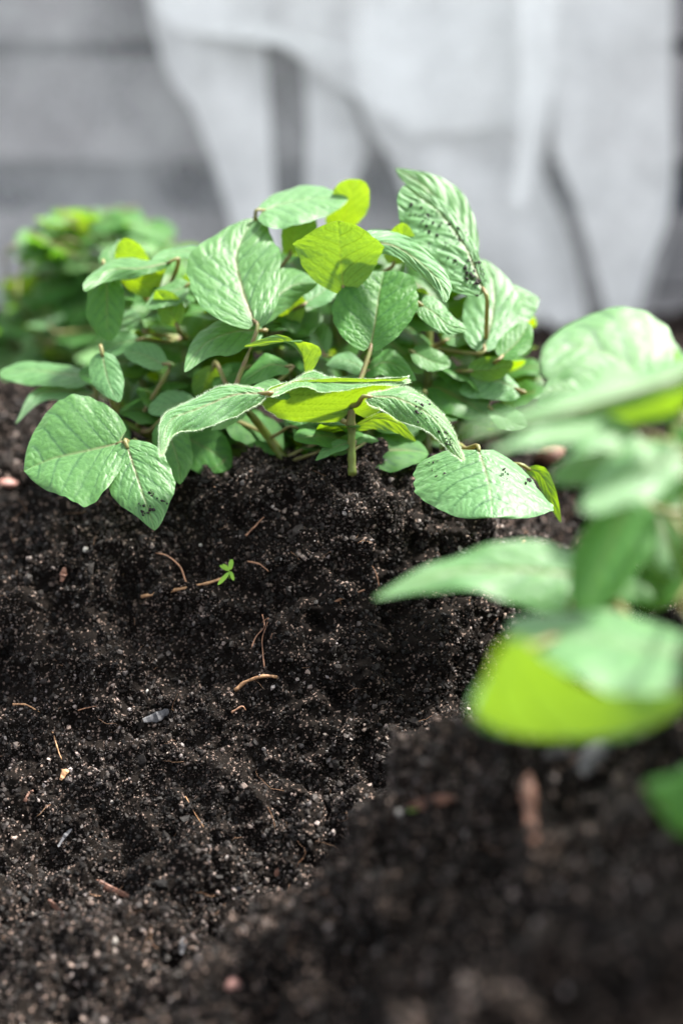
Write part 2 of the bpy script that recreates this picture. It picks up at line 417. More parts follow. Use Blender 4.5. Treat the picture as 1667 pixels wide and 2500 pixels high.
def crumbs(name, n, s0, s1, light, white, v, f, smooth, label, lift=0.25, clump=None):
    pts, nr = surf_points(n)
    if clump is not None:
        k = fbm(pts * clump, 2, 140) + RNG.normal(0, 0.16, len(pts)) > -0.02
        pts, nr = pts[k], nr[k]
    s = s0 * (s1 / s0) ** (RNG.random(len(pts)) ** 3.4)
    tone_var = np.clip(0.85 + 1.5 * fbm(pts * 22, 3, 300), 0.25, 1.5)[:, None]  # crumb tint goes darker and paler in random patches
    pts = pts + nr * (s * lift)[:, None]
    tag(link(name, scatter(name, pts, s, tints(len(pts), light, white) * tone_var, v, f, smooth), M_CRUMB), label, 'soil', kind='stuff')
crumbs('soil_crumbs', 120000, 0.0004, 0.0017, 0.15, 0.0, ICO_V, ICO_F, False, 'small dark crumbs of soil covering the ridges')
crumbs('soil_grit', 300000, 0.00018, 0.00050, 0.75, 0.006, OCT_V, OCT_F, False, 'fine pale and brown grit scattered over the dark soil', 0.7, 30)
crumbs('soil_clods', 700, 0.0015, 0.0036, 0.0, 0.0, ICO_V, ICO_F, False, 'larger dark soil clods lying on the ridges', 0.05)

# loose fine rootlets: too many to count
def fibres(name, n, label):
    pts, nr = surf_points(n); cs, fs, ts, off = [], [], [], 0
    for k in range(len(pts)):
        L_ = random.uniform(0.004, 0.02); a = random.uniform(0, 6.28); d = np.array([math.cos(a), math.sin(a), random.uniform(-.2, .5)])
        q = [pts[k] + nr[k] * 0.001]; m = 6
        for i in range(m):
            d = d + RNG.normal(0, 0.35, 3); d = d - nr[k] * (d @ nr[k]) * 0.7; d /= np.linalg.norm(d); q.append(q[-1] + d * L_ / m)
        co, f, tri = tube_geo(q, np.linspace(1, .4, m + 1) * random.uniform(0.00008, 0.00022), 3)
        cs.append(co); fs.append(np.concatenate([f[:, [0, 1, 2]], f[:, [0, 2, 3]], tri]) + off); off += len(co)
        c = np.array([.26, .15, .09]) * random.uniform(0.25, 1.3); ts.append(np.tile(c, (len(co), 1)))
    tag(link(name, make_mesh(name, np.concatenate(cs), np.concatenate(fs), {'tint': np.concatenate(ts)}), M_CRUMB), label, 'roots', kind='stuff')
fibres('root_fibres', 420, 'hair fine brown rootlets tangled through the soil')

# ------------------------------------------------------------------ things lying on the soil
def soil_curve(pix, lift=0.001, m=14, depth=None):
    out = []
    t = spline([(a, b) for a, b in pix], np.linspace(0, 1, m))
    pts = np.array([hit(x, y)[0] for x, y in t])
    d = pts @ F; d = np.convolve(np.pad(d, 2, mode='edge'), np.ones(5) / 5, 'valid'); d = np.minimum(d, pts @ F + 0.0)
    pts = np.array([P(x, y, dd - lift) for (x, y), dd in zip(t, d)])
    return pts

def root(pix, r, label, mat=None, name='root', cat='root', taper=0.5, m=14):
    pts = soil_curve(pix, lift=0.0032, m=m)
    rr = r * np.linspace(1, taper, m) * (1 + 0.25 * RNG.uniform(-1, 1, m))
    return tag(tube(name, pts, rr, mat or M_ROOT, None, 6, 3, r * 0.35), label, cat)
root([(345, 1457), (430, 1440), (500, 1425), (545, 1412)], 0.0010, 'pale orange root lying straight below the tiny green sprout', taper=0.8)
root([(575, 1686), (600, 1665), (640, 1652), (677, 1653)], 0.0010, 'short curved orange root in the middle of the soil slope', taper=0.9)
root([(645, 1630), (642, 1590), (640, 1560), (655, 1510), (640, 1520)], 0.0004, 'thin dark root hanging above the curved orange root', M_ROOTD)
root([(613, 1585), (625, 1555), (645, 1530), (640, 1500)], 0.0004, 'thin forked rootlet left of the hanging dark root', M_ROOTD)
root([(660, 1560), (668, 1535), (658, 1515)], 0.0004, 'short brown rootlet right of the hanging dark root', M_ROOTD)
root([(600, 1308), (622, 1285), (645, 1262)], 0.0007, 'slanting reddish root below the stem of the middle plant', M_ROOTD)
root([(605, 1370), (635, 1378), (655, 1395)], 0.0006, 'short brown root just right of the green sprout', M_ROOTD)
root([(455, 1425), (440, 1385), (410, 1358), (380, 1350)], 0.0005, 'wavy dark root above the straight orange root', M_ROOTD)
root([(30, 1720), (65, 1722), (98, 1740)], 0.0006, 'thin tan root at the left edge of the slope', M_ROOT)
root([(128, 1785), (138, 1820), (150, 1855)], 0.0005, 'thin pale root standing above the white seed', M_ROOT)
root([(60, 1958), (68, 1940), (82, 1930)], 0.0010, 'short rusty root scrap in the lower left soil', M_CHIP)
root([(453, 1945), (475, 1985), (497, 2020)], 0.00025, 'hair thin pale fibre in the soil hollow', M_ROOT)
root([(812, 1470), (850, 1455), (890, 1440)], 0.0008, 'dark twig lying left of the blurred leaf tip', M_ROOTD, 'twig', 'twig')
root([(925, 1430), (918, 1400), (905, 1375)], 0.0004, 'fine upright rootlet beside the soil knob', M_ROOTD)
root([(565, 1740), (590, 1725), (600, 1735)], 0.0006, 'brown root stub under the curved orange root', M_ROOTD)
root([(1275, 1335), (1283, 1300), (1280, 1285)], 0.0007, 'upright reddish root below the big speckled leaf', M_ROOT)
root([(190, 1735), (215, 1728), (255, 1722)], 0.0004, 'thin dark rootlet leading to the red fleck', M_ROOTD)

def chip(pix, w, label, mat, name='wood_chip', cat='wood chip', th=0.3, lift=0.0015):
    pts = soil_curve(pix, lift=lift, m=9)
    tdir = pts[-1] - pts[0]; tdir /= np.linalg.norm(tdir); view = -F; side = np.cross(tdir, view); side /= np.linalg.norm(side)
    n = 9; prof = np.sin(np.linspace(0.25, np.pi - 0.2, n)) ** 0.5 * (1 + 0.2 * RNG.uniform(-1, 1, n))
    ring = np.array([(-1, -.4), (-.5, -1), (.5, -1), (1, -.3), (.8, .5), (.2, 1), (-.7, .8)]); k = len(ring)
    co = np.array([[pts[i] + side * w * prof[i] * a + view * w * th * prof[i] * b for a, b in ring * (1 + .15 * RNG.uniform(-1, 1, (k, 2)))] for i in range(n)]).reshape(-1, 3)
    f = [[i * k + j, i * k + (j + 1) % k, (i + 1) * k + (j + 1) % k, (i + 1) * k + j] for i in range(n - 1) for j in range(k)]
    f += [list(range(k))[::-1], list(range((n - 1) * k, n * k))]
    me = bpy.data.meshes.new(name); loc = pts[0]
    me.from_pydata([tuple(c) for c in co - loc], [], f); me.update()
    return tag(link(name, me, mat, None, Vector(loc)), label, cat)
chip([(235, 2152), (270, 2172), (315, 2190)], 0.0021, 'reddish brown wood chip in the bottom left hollow', M_CHIP)
chip([(142, 2068), (160, 2040), (175, 2025)], 0.0010, 'slim pale grey splinter upright in the left soil', M_CHIPG, 'splinter', 'splinter')
chip([(148, 1905), (158, 1885), (166, 1880)], 0.0016, 'small orange wood chip under the white seed', M_ROOT)
chip([(560, 2175), (590, 2168), (615, 2158)], 0.0010, 'thin dark splinter at the foot of the slope', M_CHIPG, 'splinter', 'splinter')
chip([(350, 1760), (385, 1750), (412, 1735)], 0.0026, 'flat bluish grey bark flake in the middle left soil', M_CHIPG, 'bark_flake', 'bark flake', 0.2)
chip([(1303, 2055), (1292, 1970), (1290, 1890)], 0.0029, 'blurred upright reddish stick on the near ridge', M_CHIP, 'stick', 'stick', 0.7, 0.012)
chip([(1330, 1842), (1360, 1840), (1390, 1838)], 0.0016, 'blurred small grey chip above the reddish stick', M_CHIPG, lift=0.008)
chip([(660, 2150), (690, 2115), (725, 2085)], 0.0018, 'tan wood chip on the crest of the near ridge', M_CHIP)
chip([(1000, 1970), (1050, 1960), (1110, 1945)], 0.0022, 'brown wood chip beside the yellow green scrap on the ridge', M_CHIP, lift=0.004)
chip([(1420, 1890), (1450, 1840), (1490, 1815)], 0.0040, 'blurred tan stick leaning on the near ridge by the right edge', M_CHIPG, 'stick', 'stick', 0.6, 0.008)
chip([(118, 2200), (135, 2215), (155, 2235)], 0.0018, 'ragged brown bark scrap in the dark lower left soil', M_CHIP, 'bark_flake', 'bark flake')
chip([(443, 2330), (448, 2300), (452, 2290)], 0.0016, 'pinkish grey stone sliver in the bottom soil', M_CHIPG, 'splinter', 'splinter')
chip([(150, 1420), (155, 1400), (158, 1385)], 0.0016, 'pale brown husk below the lower left leaves', M_CHIP, 'husk', 'husk')
chip([(1137, 1352), (1125, 1342), (1118, 1333)], 0.0012, 'pale grey green twig stub above the blurred leaf', M_PEB_W, 'twig', 'twig')

def pebble(px, py, r, label, mat, name='pebble', cat='pebble', sc=(1, 1, 1), lift=0.15):
    c, d = hit(px, py); c = P(px, py, d - r * lift * 1.0)
    V_, F_ = ICO_V.copy(), ICO_F.copy()
    # one subdivision
    ed = {}; V2 = list(map(tuple, V_)); F2 = []
    def midp(a, b):
        kk = (min(a, b), max(a, b))
        if kk not in ed:
            m_ = (np.array(V2[a]) + V2[b]) / 2; m_ /= np.linalg.norm(m_); V2.append(tuple(m_)); ed[kk] = len(V2) - 1
        return ed[kk]
    for a, b, c_ in F_:
        ab, bc, ca = midp(a, b), midp(b, c_), midp(c_, a); F2 += [(a, ab, ca), (b, bc, ab), (c_, ca, bc), (ab, bc, ca)]
    V2 = np.array(V2) * (1 + 0.22 * RNG.uniform(-1, 1, (len(V2), 1))) * np.array(sc) * r
    return tag(link(name, make_mesh(name, V2, np.array(F2), None, True), mat, None, Vector(c)), label, cat)
pebble(275, 2298, 0.0030, 'angular white pebble in the lower left soil', M_PEB_W, sc=(.7, .7, 1.25))
pebble(388, 2243, 0.0018, 'cream pebble above and right of the angular white one', M_PEB_W, sc=(1.2, .8, .7))
pebble(569, 2408, 0.0032, 'pink pebble at the bottom between hollow and ridge', M_PEB_P)
pebble(368, 2452, 0.0018, 'small brown pebble left of the pink pebble', M_PEB_P)
pebble(688, 2290, 0.0021, 'bright white blurred pebble on the ridge edge', M_PEB_W)
pebble(722, 2076, 0.0012, 'tiny cream pebble low on the slope', M_PEB_W)
pebble(257, 1865 - 130, 0.0017, 'red fleck of brick in the left soil', M_PEB_P, 'brick_fleck', 'brick fleck', (1.2, .6, .8))
pebble(122, 1866, 0.0019, 'white seed with a curled thread left of the hollow', M_PEB_W, 'seed', 'seed', (.8, .8, 1.1))
pebble(210, 1342, 0.0017, 'whitish pebble below the pointed lower left leaf', M_PEB_W)
pebble(490, 1331, 0.0010, 'tiny white pebble in the shaded soil under the plant', M_PEB_W)
pebble(363, 1690, 0.0015, 'small bluish white pebble left of the slope centre', M_PEB_W)
pebble(15, 1180, 0.0042, 'blurred pinkish stone at the left edge behind the leaves', M_PEB_P, 'stone', 'stone', (1.5, 1, .7))
pebble(1345, 1110, 0.0085, 'blurred reddish stone between the two plants', M_CHIP, 'stone', 'stone', (1.3, 1, .9), 1.0)
pebble(975, 1985, 0.0016, 'small grey pebble on the near ridge crest', M_PEB_W, lift=2)
pebble(555, 1478, 0.0015, 'cream pebble under the tiny green sprout', M_PEB_W)

# ------------------------------------------------------------------ leaves
def leaf_surface(M3, EL, ER, prof, fold, cup, nsign, seed, nu, nv, quilt, wave, size):
    """M3: fn(s)->midrib points; EL/ER: fn(s)->edge vectors. Returns grid of points and vein attributes."""
    u = np.linspace(0, 1, nu); s = 0.5 - 0.5 * np.cos(np.pi * u); s = 0.35 * u + 0.65 * s
    t = np.linspace(-1, 1, nv)
    a, b = prof; mx = (a / (a + b)) ** a * (b / (a + b)) ** b
    w = (s ** a) * ((1 - s) ** b) / mx
    M_ = M3(s); L_ = EL(s); R_ = ER(s)
    T = np.gradient(M_, axis=0); T /= np.linalg.norm(T, axis=1)[:, None] + 1e-9
    side = R_ - L_
    Nn = np.cross(side, T); Nn /= np.linalg.norm(Nn, axis=1)[:, None] + 1e-9
    if nsign == 0: nsign = 1 if Nn[:, 2].mean() > 0 else -1
    Nn = Nn * nsign
    S, Tt = np.meshgrid(s, t, indexing='ij'); Wd = w[:, None] * np.ones_like(Tt)
    E = np.where((Tt < 0)[..., None], L_[:, None, :], R_[:, None, :])
    # lobed base: the blade swings a little back behind the petiole
    at = np.abs(Tt)
    edge = 1 + 0.014 * np.sin(S * 43 + seed) * at + 0.03 * np.sin(S * 13 + seed * 2.1) * at
    hw = 0.5 * (np.linalg.norm(L_, axis=1) + np.linalg.norm(R_, axis=1))[:, None]
    Pn = M_[:, None, :] + E * (at * Wd * edge)[..., None]
    Pn = Pn + Nn[:, None, :] * (hw * Wd * (fold * at - cup * at ** 2))[..., None]
    Pn = Pn - T[:, None, :] * (0.18 * hw * at ** 2 * np.clip(1 - S * 2.2, 0, 1) * (Wd > 0))[..., None]
    # veins
    nvn = 5.0
    ph = (S - 0.42 * at * (1 - 0.5 * S) - 0.12 * at ** 2.5) * nvn + np.where(Tt > 0, 0.23, 0) + 0.04 * np.sin(at * 5 + seed + S * 5)
    fr = np.abs(ph - np.round(ph)) * 2                      # 0 on a vein
    dm = at * Wd * hw / size
    lat = np.clip(1.15 - fr / 0.15, 0, 1) * (1 - 0.7 * at ** 3)
    midv = np.clip(1.2 - dm / 0.012, 0, 1)
    cell = np.stack([(S - 0.25 * at).ravel() * 15, (np.sign(Tt) * dm).ravel() * 15, np.full(S.size, seed * 3.7)], 1)
    cell[:, :2] += 0.35 * np.stack([vnoise(cell * 1.7, 3), vnoise(cell * 1.7, 4)], 1)
    c1, c2, _ = worley(cell, int(seed) % 97)
    net = np.clip(1 - (c2 - c1) / 0.17, 0, 1).reshape(S.shape); puff = np.clip((c2 - c1), 0, 0.6).reshape(S.shape) / 0.6
    h = (fr ** 0.6) * 0.34 + puff ** .7 * 0.48 - midv * 0.3
    h = h * quilt * 0.85 * size * np.clip(Wd * 1.6, 0, 1)
    wv = wave * size * (at ** 2) * (np.sin(S * 12 + seed + np.sign(Tt)) * 0.75 + np.sin(S * 23 + seed * 1.7 + np.sign(Tt)) * 0.25) * Wd
    Pn = Pn + Nn[:, None, :] * (h + wv)[..., None]
    vein = np.clip(0.95 * lat + 0.48 * net, 0, 1) * (1 - midv * 0.6)
    mid = midv * np.clip(1.15 - S * 1.1, 0, 1)
    return Pn, vein.ravel(), mid.ravel(), Nn, S, Tt

LEAF_SPECKS = {}
def add_leaf(plant, mid, L, R, d0, k=0.8, kL=None, kR=None, prof=(0.5, 0.75), fold=0.10, cup=0.18, mat=None, res=(64, 48), quilt=0.016,
             wave=0.02, ns=0, kx=0.0, name='leaf', label=None, stem=None, key=None, hairs=False, pet=None, petr=0.0013):
    """mid: list of (px,py[,ddepth]) base..tip; L,R: 2D pixel edge vectors or lists of (s,dx,dy)"""
    seed = (mid[0][0] * 13 + mid[-1][1] * 7) % 61 + 1
    kL = k if kL is None else kL; kR = k if kR is None else kR
    mp = d0 * MPP
    y0 = mid[0][1]; x0 = mid[0][0]
    def toD(m): return d0 + k * (y0 - m[1]) * mp + kx * (m[0] - x0) * mp + (m[2] if len(m) > 2 else 0)
    mids = np.array([(m[0], m[1], toD(m)) for m in mid])
    M2 = lambda s: spline(mids, s)
    M3 = lambda s: P(M2(s)[:, 0], M2(s)[:, 1], M2(s)[:, 2])
    def efn(E, kk):
        if isinstance(E, tuple): E = [(0, *E), (1, *E)]
        E = np.array(E, float)
        def g(s):
            dx, dy = (np.mean([np.interp(np.clip(s + o, 0, 1), E[:, 0], E[:, c]) for o in np.linspace(-.16, .16, 9)], axis=0) for c in (1, 2)); m = M2(s)
            return P(m[:, 0] + dx, m[:, 1] + dy, m[:, 2] - kk * dy * mp + kx * dx * mp) - M3(s)
        return g
    ss = np.linspace(0, 1, 30); m3 = M3(ss); size = np.linalg.norm(np.diff(m3, axis=0), axis=1).sum()
    Pn, vein, midv, Nn, S, Tt = leaf_surface(M3, efn(L, kL), efn(R, kR), prof, fold, cup, ns, seed, res[0], res[1], quilt, wave, size)
    base = Pn[0, res[1] // 2].copy(); pw = world_loc(plant)
    me = make_mesh(name, Pn.reshape(-1, 3) - base, grid_faces(*res), {'vein': vein, 'mid': midv})
    o = link(name, me, mat or M_LEAF, plant, Vector(base - pw))
    if label: o['label'] = label
    # petiole
    if pet is not None: target = P(*pet)
    elif stem: target = nearest_stem(stem, base)
    else: target = None
    if target is not None:
        dirb = m3[0] - m3[3]; dirb /= np.linalg.norm(dirb) + 1e-9
        ln = np.linalg.norm(target - base)
        ctl = np.array([m3[1], base + dirb * ln * 0.10, target * 0.6 + base * 0.4 - np.array([0, 0, ln * 0.04]), target])
        ctl[1] += np.array([0, 0, 0.0])
        tube('petiole', spline(ctl, np.linspace(0, 1, 12)), np.linspace(petr * 0.75, petr * 1.3, 12), M_PET, o, 6)
    if key: LEAF_SPECKS[key] = (Pn, Nn, o)
    if hairs:
        idx = [(i, j) for i in range(1, res[0] - 1) for j in (0, res[1] - 1)]
        cs, fs = [], []; off = 0
        cen = Pn[:, res[1] // 2]
        for i, j in idx:
            for _ in range(7):
                a = Pn[i, j] + (Pn[i + 1, j] - Pn[i, j]) * random.random()
                out = a - cen[i]; out /= np.linalg.norm(out) + 1e-9
                dr = out * 0.6 + Nn[i] * random.uniform(0.1, 1.2) + RNG.normal(0, 0.35, 3); dr /= np.linalg.norm(dr)
                l = random.uniform(0.0007, 0.0019); sd = np.cross(dr, F); sd /= np.linalg.norm(sd) + 1e-9; wd = 0.00006
                cs += [a - sd * wd, a + sd * wd, a + dr * l]; fs.append((off, off + 1, off + 2)); off += 3
        for _ in range(1200):
            i = random.randrange(1, res[0] - 2); j = random.randrange(1, res[1] - 2); a = Pn[i, j] + (Pn[i + 1, j + 1] - Pn[i, j]) * random.random()
            dr = Nn[i] * random.uniform(.5, 1.0) + RNG.normal(0, 0.4, 3); dr /= np.linalg.norm(dr)
            l = random.uniform(0.0005, 0.0011); sd = np.cross(dr, F); sd /= np.linalg.norm(sd) + 1e-9; wd = 0.00004
            cs += [a - sd * wd, a + sd * wd, a + dr * l]; fs.append((off, off + 1, off + 2)); off += 3
        hm = make_mesh('hairs', np.array(cs) - base, np.array(fs), None, False)
        tag(link('hairs', hm, M_HAIR, o), kind='stuff')
    return o

STEMS = {}
def nearest_stem(key, b):
    pts = STEMS[key]; d = np.linalg.norm(pts - b, axis=1) + np.where(pts[:, 2] > b[2] - 0.004, 0.05, 0)
    return pts[d.argmin()]

def add_stem(plant, key, pix, r0, r1, mat=None):
    pts = spline([P(*q) for q in pix], np.linspace(0, 1, 22))
    rad = np.linspace(r0, r1, 22) * (1 + 0.06 * np.sin(np.arange(22) * 1.9))
    tube('stem', pts, rad, mat or M_STEM, plant, 9)
    STEMS[key] = np.vstack([STEMS[key], pts]) if key in STEMS else pts

def plant_root(name, px, py, d, label, cat):
    e = link(name, None); q = P(px, py, d); e.location = q
    g = ground_at(q[0], q[1]); e.location = (q[0], q[1], g[2])
    return tag(e, label, cat)

# template leaves for the inner and distant foliage (shared meshes)
def template(seed, mat, res=(22, 17), narrow=1.0):
    rs = np.random.default_rng(seed)
    droop = rs.uniform(0.1, 0.4); hw = rs.uniform(0.30, 0.40) * narrow; tw = rs.uniform(-.1, .1)
    M3 = lambda s: np.stack([tw * s * s, s * (1 - 0.1 * s), -droop * s * s + 0.08 * s], -1)
    EL = lambda s: np.tile([-hw, 0.02, 0.0], (len(s), 1)); ER = lambda s: np.tile([hw, 0.02, 0.0], (len(s), 1))
    Pn, v, m, *_ = leaf_surface(M3, EL, ER, (0.5, rs.uniform(.65, .85)), rs.uniform(0.05, .45), rs.uniform(.1, .5), 1, seed, res[0], res[1], 0.016, 0.035, 1.0)
    me = make_mesh('leaf', Pn.reshape(-1, 3), grid_faces(*res), {'vein': v, 'mid': m}); me.materials.append(mat)
    return me
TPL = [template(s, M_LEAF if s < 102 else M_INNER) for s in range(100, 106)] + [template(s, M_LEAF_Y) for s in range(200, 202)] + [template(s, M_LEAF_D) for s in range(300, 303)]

def basis(dirv, up):
    y = dirv / np.linalg.norm(dirv); x = np.cross(y, up); x /= np.linalg.norm(x) + 1e-9; z = np.cross(x, y)
    return np.stack([x, y, z], 1)

def put_template(plant, me, base, dirv, up, size, stem=None, petr=0.0009):
    from mathutils import Matrix
    B = basis(dirv, up); pw = world_loc(plant)
    o = bpy.data.objects.new('leaf', me); COL.objects.link(o); o.parent = plant
    M = Matrix([[*(B[i] * size), (base - pw)[i]] for i in range(3)] + [[0, 0, 0, 1]])
    o.matrix_basis = M
    if stem:
        tgt = nearest_stem(stem, base); ln = np.linalg.norm(tgt - base); dv = dirv / np.linalg.norm(dirv)
        ctl = [base, base - dv * ln * 0.3, tgt * .55 + base * .45 - dv * ln * .1, tgt]
        inv = np.linalg.inv(B * size)
        pts = (spline(ctl, np.linspace(0, 1, 8)) - base) @ inv.T
        co, f, tri = tube_geo(pts, np.linspace(petr * .8, petr * 1.3, 8) / size, 5)
        me2 = make_mesh('petiole', co, np.concatenate([f[:, [0, 1, 2]], f[:, [0, 2, 3]], tri])); me2.materials.append(M_PET)
        c = bpy.data.objects.new('petiole', me2); COL.objects.link(c); c.parent = o
    return o

# ------------------------------------------------------------------ the middle potato plant
mp = plant_root('potato_plant', 860, 1150, 0.80, 'bushy sharp potato plant in the middle with pale hairy soil-speckled leaves on the dark ridge', 'potato plant')
for pix in ([(860, 1160, .785), (858, 1080, .782), (856, 1010, .777), (856, 990, .775)],
            [(900, 1130, .83), (905, 950, .835), (910, 840, .84), (870, 700, .85)],
            [(700, 1130, .82), (650, 1060, .815), (600, 1000, .80), (560, 985, .79)],
            [(760, 1120, .86), (700, 900, .86), (640, 790, .84), (640, 700, .86)],
            [(1040, 1120, .85), (1045, 900, .85), (1050, 750, .85), (1060, 640, .85)],
            [(640, 1100, .88), (420, 1010, .89), (310, 880, .89), (270, 800, .88)],
            [(700, 1110, .87), (600, 980, .88), (520, 900, .88), (400, 760, .88)],
            [(1100, 1120, .87), (1160, 930, .87), (1180, 820, .87), (1230, 760, .87)],
            [(620, 1110, .86), (420, 1080, .85), (320, 1040, .84), (240, 1000, .85)],
            [(860, 1110, .90), (830, 850, .90), (800, 700, .90), (800, 600, .89)]):
    add_stem(mp, 'main', pix, 0.0030 if pix[0][0] != 860 else 0.0024, 0.0015)
Y, D = M_LEAF_Y, M_LEAF_D
# hand placed leaves: (midrib, left edge, right edge, depth, options)
add_leaf(mp, [(622, 790), (590, 700), (578, 620), (618, 533)], [(0, -150, 10), (.5, -125, -5), (1, -70, -20)], [(0, 75, -20), (.5, 110, -30), (1, 95, -10)], .785, stem='main', prof=(.5, .62), res=(104, 84), fold=.25)
add_leaf(mp, [(632, 770), (675, 725), (720, 695), (775, 690)], (-12, -52), (10, 42), .80, k=.9, stem='main', kR=-.2)
add_leaf(mp, [(640, 515), (700, 495), (770, 485), (850, 484)], (5, -42), (10, 52), .83, k=1.5, stem='main', prof=(.45, .7))
add_leaf(mp, [(828, 560), (850, 500), (865, 436)], (-50, -5), (50, 0), .86, k=-.7, mat=Y, stem='main', prof=(.4, .4))
add_leaf(mp, [(708, 615), (718, 560), (725, 522)], (-30, 0), (55, -10), .85, k=-.7, mat=Y, stem='main', prof=(.4, .4))
add_leaf(mp, [(838, 702), (832, 640), (828, 590), (824, 538)], [(0, -130, -20), (.5, -112, -20), (1, -100, 30)], [(0, 100, -30), (.5, 110, -10), (1, 80, 10)], .80, k=-.75, mat=M_LEAF, stem='main', prof=(.55, .38), res=(96, 72), label='translucent lime green leaf seen from below')
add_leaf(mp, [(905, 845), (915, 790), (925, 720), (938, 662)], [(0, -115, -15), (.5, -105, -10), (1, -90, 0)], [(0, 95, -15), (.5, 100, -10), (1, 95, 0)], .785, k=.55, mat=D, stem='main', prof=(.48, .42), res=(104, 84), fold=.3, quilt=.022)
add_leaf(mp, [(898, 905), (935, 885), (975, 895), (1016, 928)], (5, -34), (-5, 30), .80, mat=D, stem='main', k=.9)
add_leaf(mp, [(893, 905), (860, 885), (830, 880), (796, 890)], (0, 24), (0, -24), .81, stem='main', k=.9)
add_leaf(mp, [(905, 865), (920, 855), (934, 852)], (-4, -12), (4, 12), .80, stem='main', res=(20, 16))
# curled pale leaf and the bluish curl below it
add_leaf(mp, [(882, 590), (960, 600), (1035, 650), (1080, 700), (1088, 738)], [(0, 0, -42), (.4, 12, -34), (.8, 28, -14), (1, 20, 0)], [(0, 0, 34), (.4, -8, 22), (1, -18, 6)], .79, k=.9, kR=.2, prof=(.3, .45), stem='main', res=(96, 52), quilt=.02)
add_leaf(mp, [(1030, 745), (1060, 765), (1095, 795), (1140, 806)], [(0, 20, -36), (1, 6, -24)], [(0, -18, 30), (1, -8, 16)], .80, k=.8, prof=(.35, .5), stem='main', quilt=.03)
# speckled hanging leaf and the paler half behind it
add_leaf(mp, [(1182, 712), (1140, 610), (1075, 520), (985, 452)], [(0, -130, 10), (.35, -140, 10), (.7, -100, 50), (1, -60, 60)], [(0, 14, -14), (.5, 22, -22), (1, 20, -20)], .80, k=.5, prof=(.45, .5), pet=(1190, 860, .84), res=(104, 84), key='hang', quilt=.026, fold=.05)
add_leaf(mp, [(1150, 640), (1100, 540), (1040, 460), (966, 410)], [(0, -30, 10), (1, -25, 30)], [(0, 40, -22), (.5, 55, -40), (1, 30, -20)], .825, k=.5, prof=(.45, .7), stem='main', quilt=.02)
add_leaf(mp, [(1180, 850), (1200, 780), (1205, 700), (1180, 632)], [(0, -75, -20), (1, -60, -10)], [(0, 75, -10), (1, 55, 0)], .825, k=.7, stem='main', res=(84, 60), label='bluish green upright leaf with soil grains')
add_leaf(mp, [(1195, 800), (1230, 760), (1270, 735), (1316, 728)], (-25, -50), (25, 55), .84, k=.7, stem='main')
# left side
add_leaf(mp, [(415, 640), (345, 655), (270, 660), (203, 705)], [(0, 0, -16), (.5, -4, -28), (1, -12, -20)], [(0, 0, 12), (.6, 6, 26), (1, 0, 20)], .83, k=1.5, prof=(.3, .35), stem='main', kR=.3)
add_leaf(mp, [(255, 660), (262, 720), (262, 780), (268, 832)], (-52, 0), (42, -8), .835, k=.15, mat=D, prof=(.45, .55), stem='main', quilt=.03)
add_leaf(mp, [(300, 668), (345, 690), (390, 690), (410, 640)], (0, -40), (-10, 30), .84, k=-.7, mat=Y, prof=(.4, .4), stem='main')
add_leaf(mp, [(330, 690), (312, 620), (308, 580)], (-32, 0), (50, 5), .86, k=-.7, mat=Y, prof=(.4, .6), stem='main')
add_leaf(mp, [(300, 660), (270, 620), (292, 584)], (-30, 10), (20, -5), .865, k=.8, stem='main')
add_leaf(mp, [(520, 628), (470, 615), (420, 618), (370, 632)], (0, 14), (0, -16), .84, k=1.6, prof=(.3, .5), stem='main')
add_leaf(mp, [(455, 700), (420, 712), (385, 725), (352, 748)], (5, -30), (8, 30), .83, k=.9, stem='main')
add_leaf(mp, [(632, 806), (570, 810), (500, 840), (450, 908)], [(0, 0, -34), (1, -24, -40)], [(0, 10, 44), (.6, 20, 44), (1, 20, 10)], .80, k=.8, stem='main', prof=(.5, .7))
add_leaf(mp, [(745, 918), (735, 870), (690, 835), (596, 846)], [(0, 0, -20), (.5, -5, -20), (1, 0, -15)], [(0, 40, -30), (.5, 55, -10), (1, 10, 8)], .78, k=-.55, mat=Y, stem='main', prof=(.5, .5))
add_leaf(mp, [(700, 895), (660, 890), (625, 910), (584, 940)], (-8, -28), (8, 28), .80, stem='main', mat=D)
add_leaf(mp, [(352, 806), (330, 780), (300, 785), (278, 820)], (0, -26), (14, 26), .86, k=.9, stem='main')
add_leaf(mp, [(355, 808), (330, 825), (300, 845), (282, 850)], (0, -20), (6, 22), .87, k=-.8, mat=Y, stem='main')
add_leaf(mp, [(250, 866), (258, 905), (270, 945), (290, 982)], (-42, 4), (38, -6), .81, k=.35, stem='main')
add_leaf(mp, [(222, 920), (150, 912), (80, 905), (-2, 912)], [(0, -5, 32), (1, 0, 34)], [(0, 0, -22), (1, 0, -30)], .855, k=1.3, stem='main', prof=(.4, .45))
add_leaf(mp, [(228, 968), (160, 955), (90, 965), (38, 1034)], [(0, 0, 26), (1, 14, 20)], [(0, 0, -26), (1, -10, -16)], .85, k=1.0, stem='main', prof=(.4, .8))
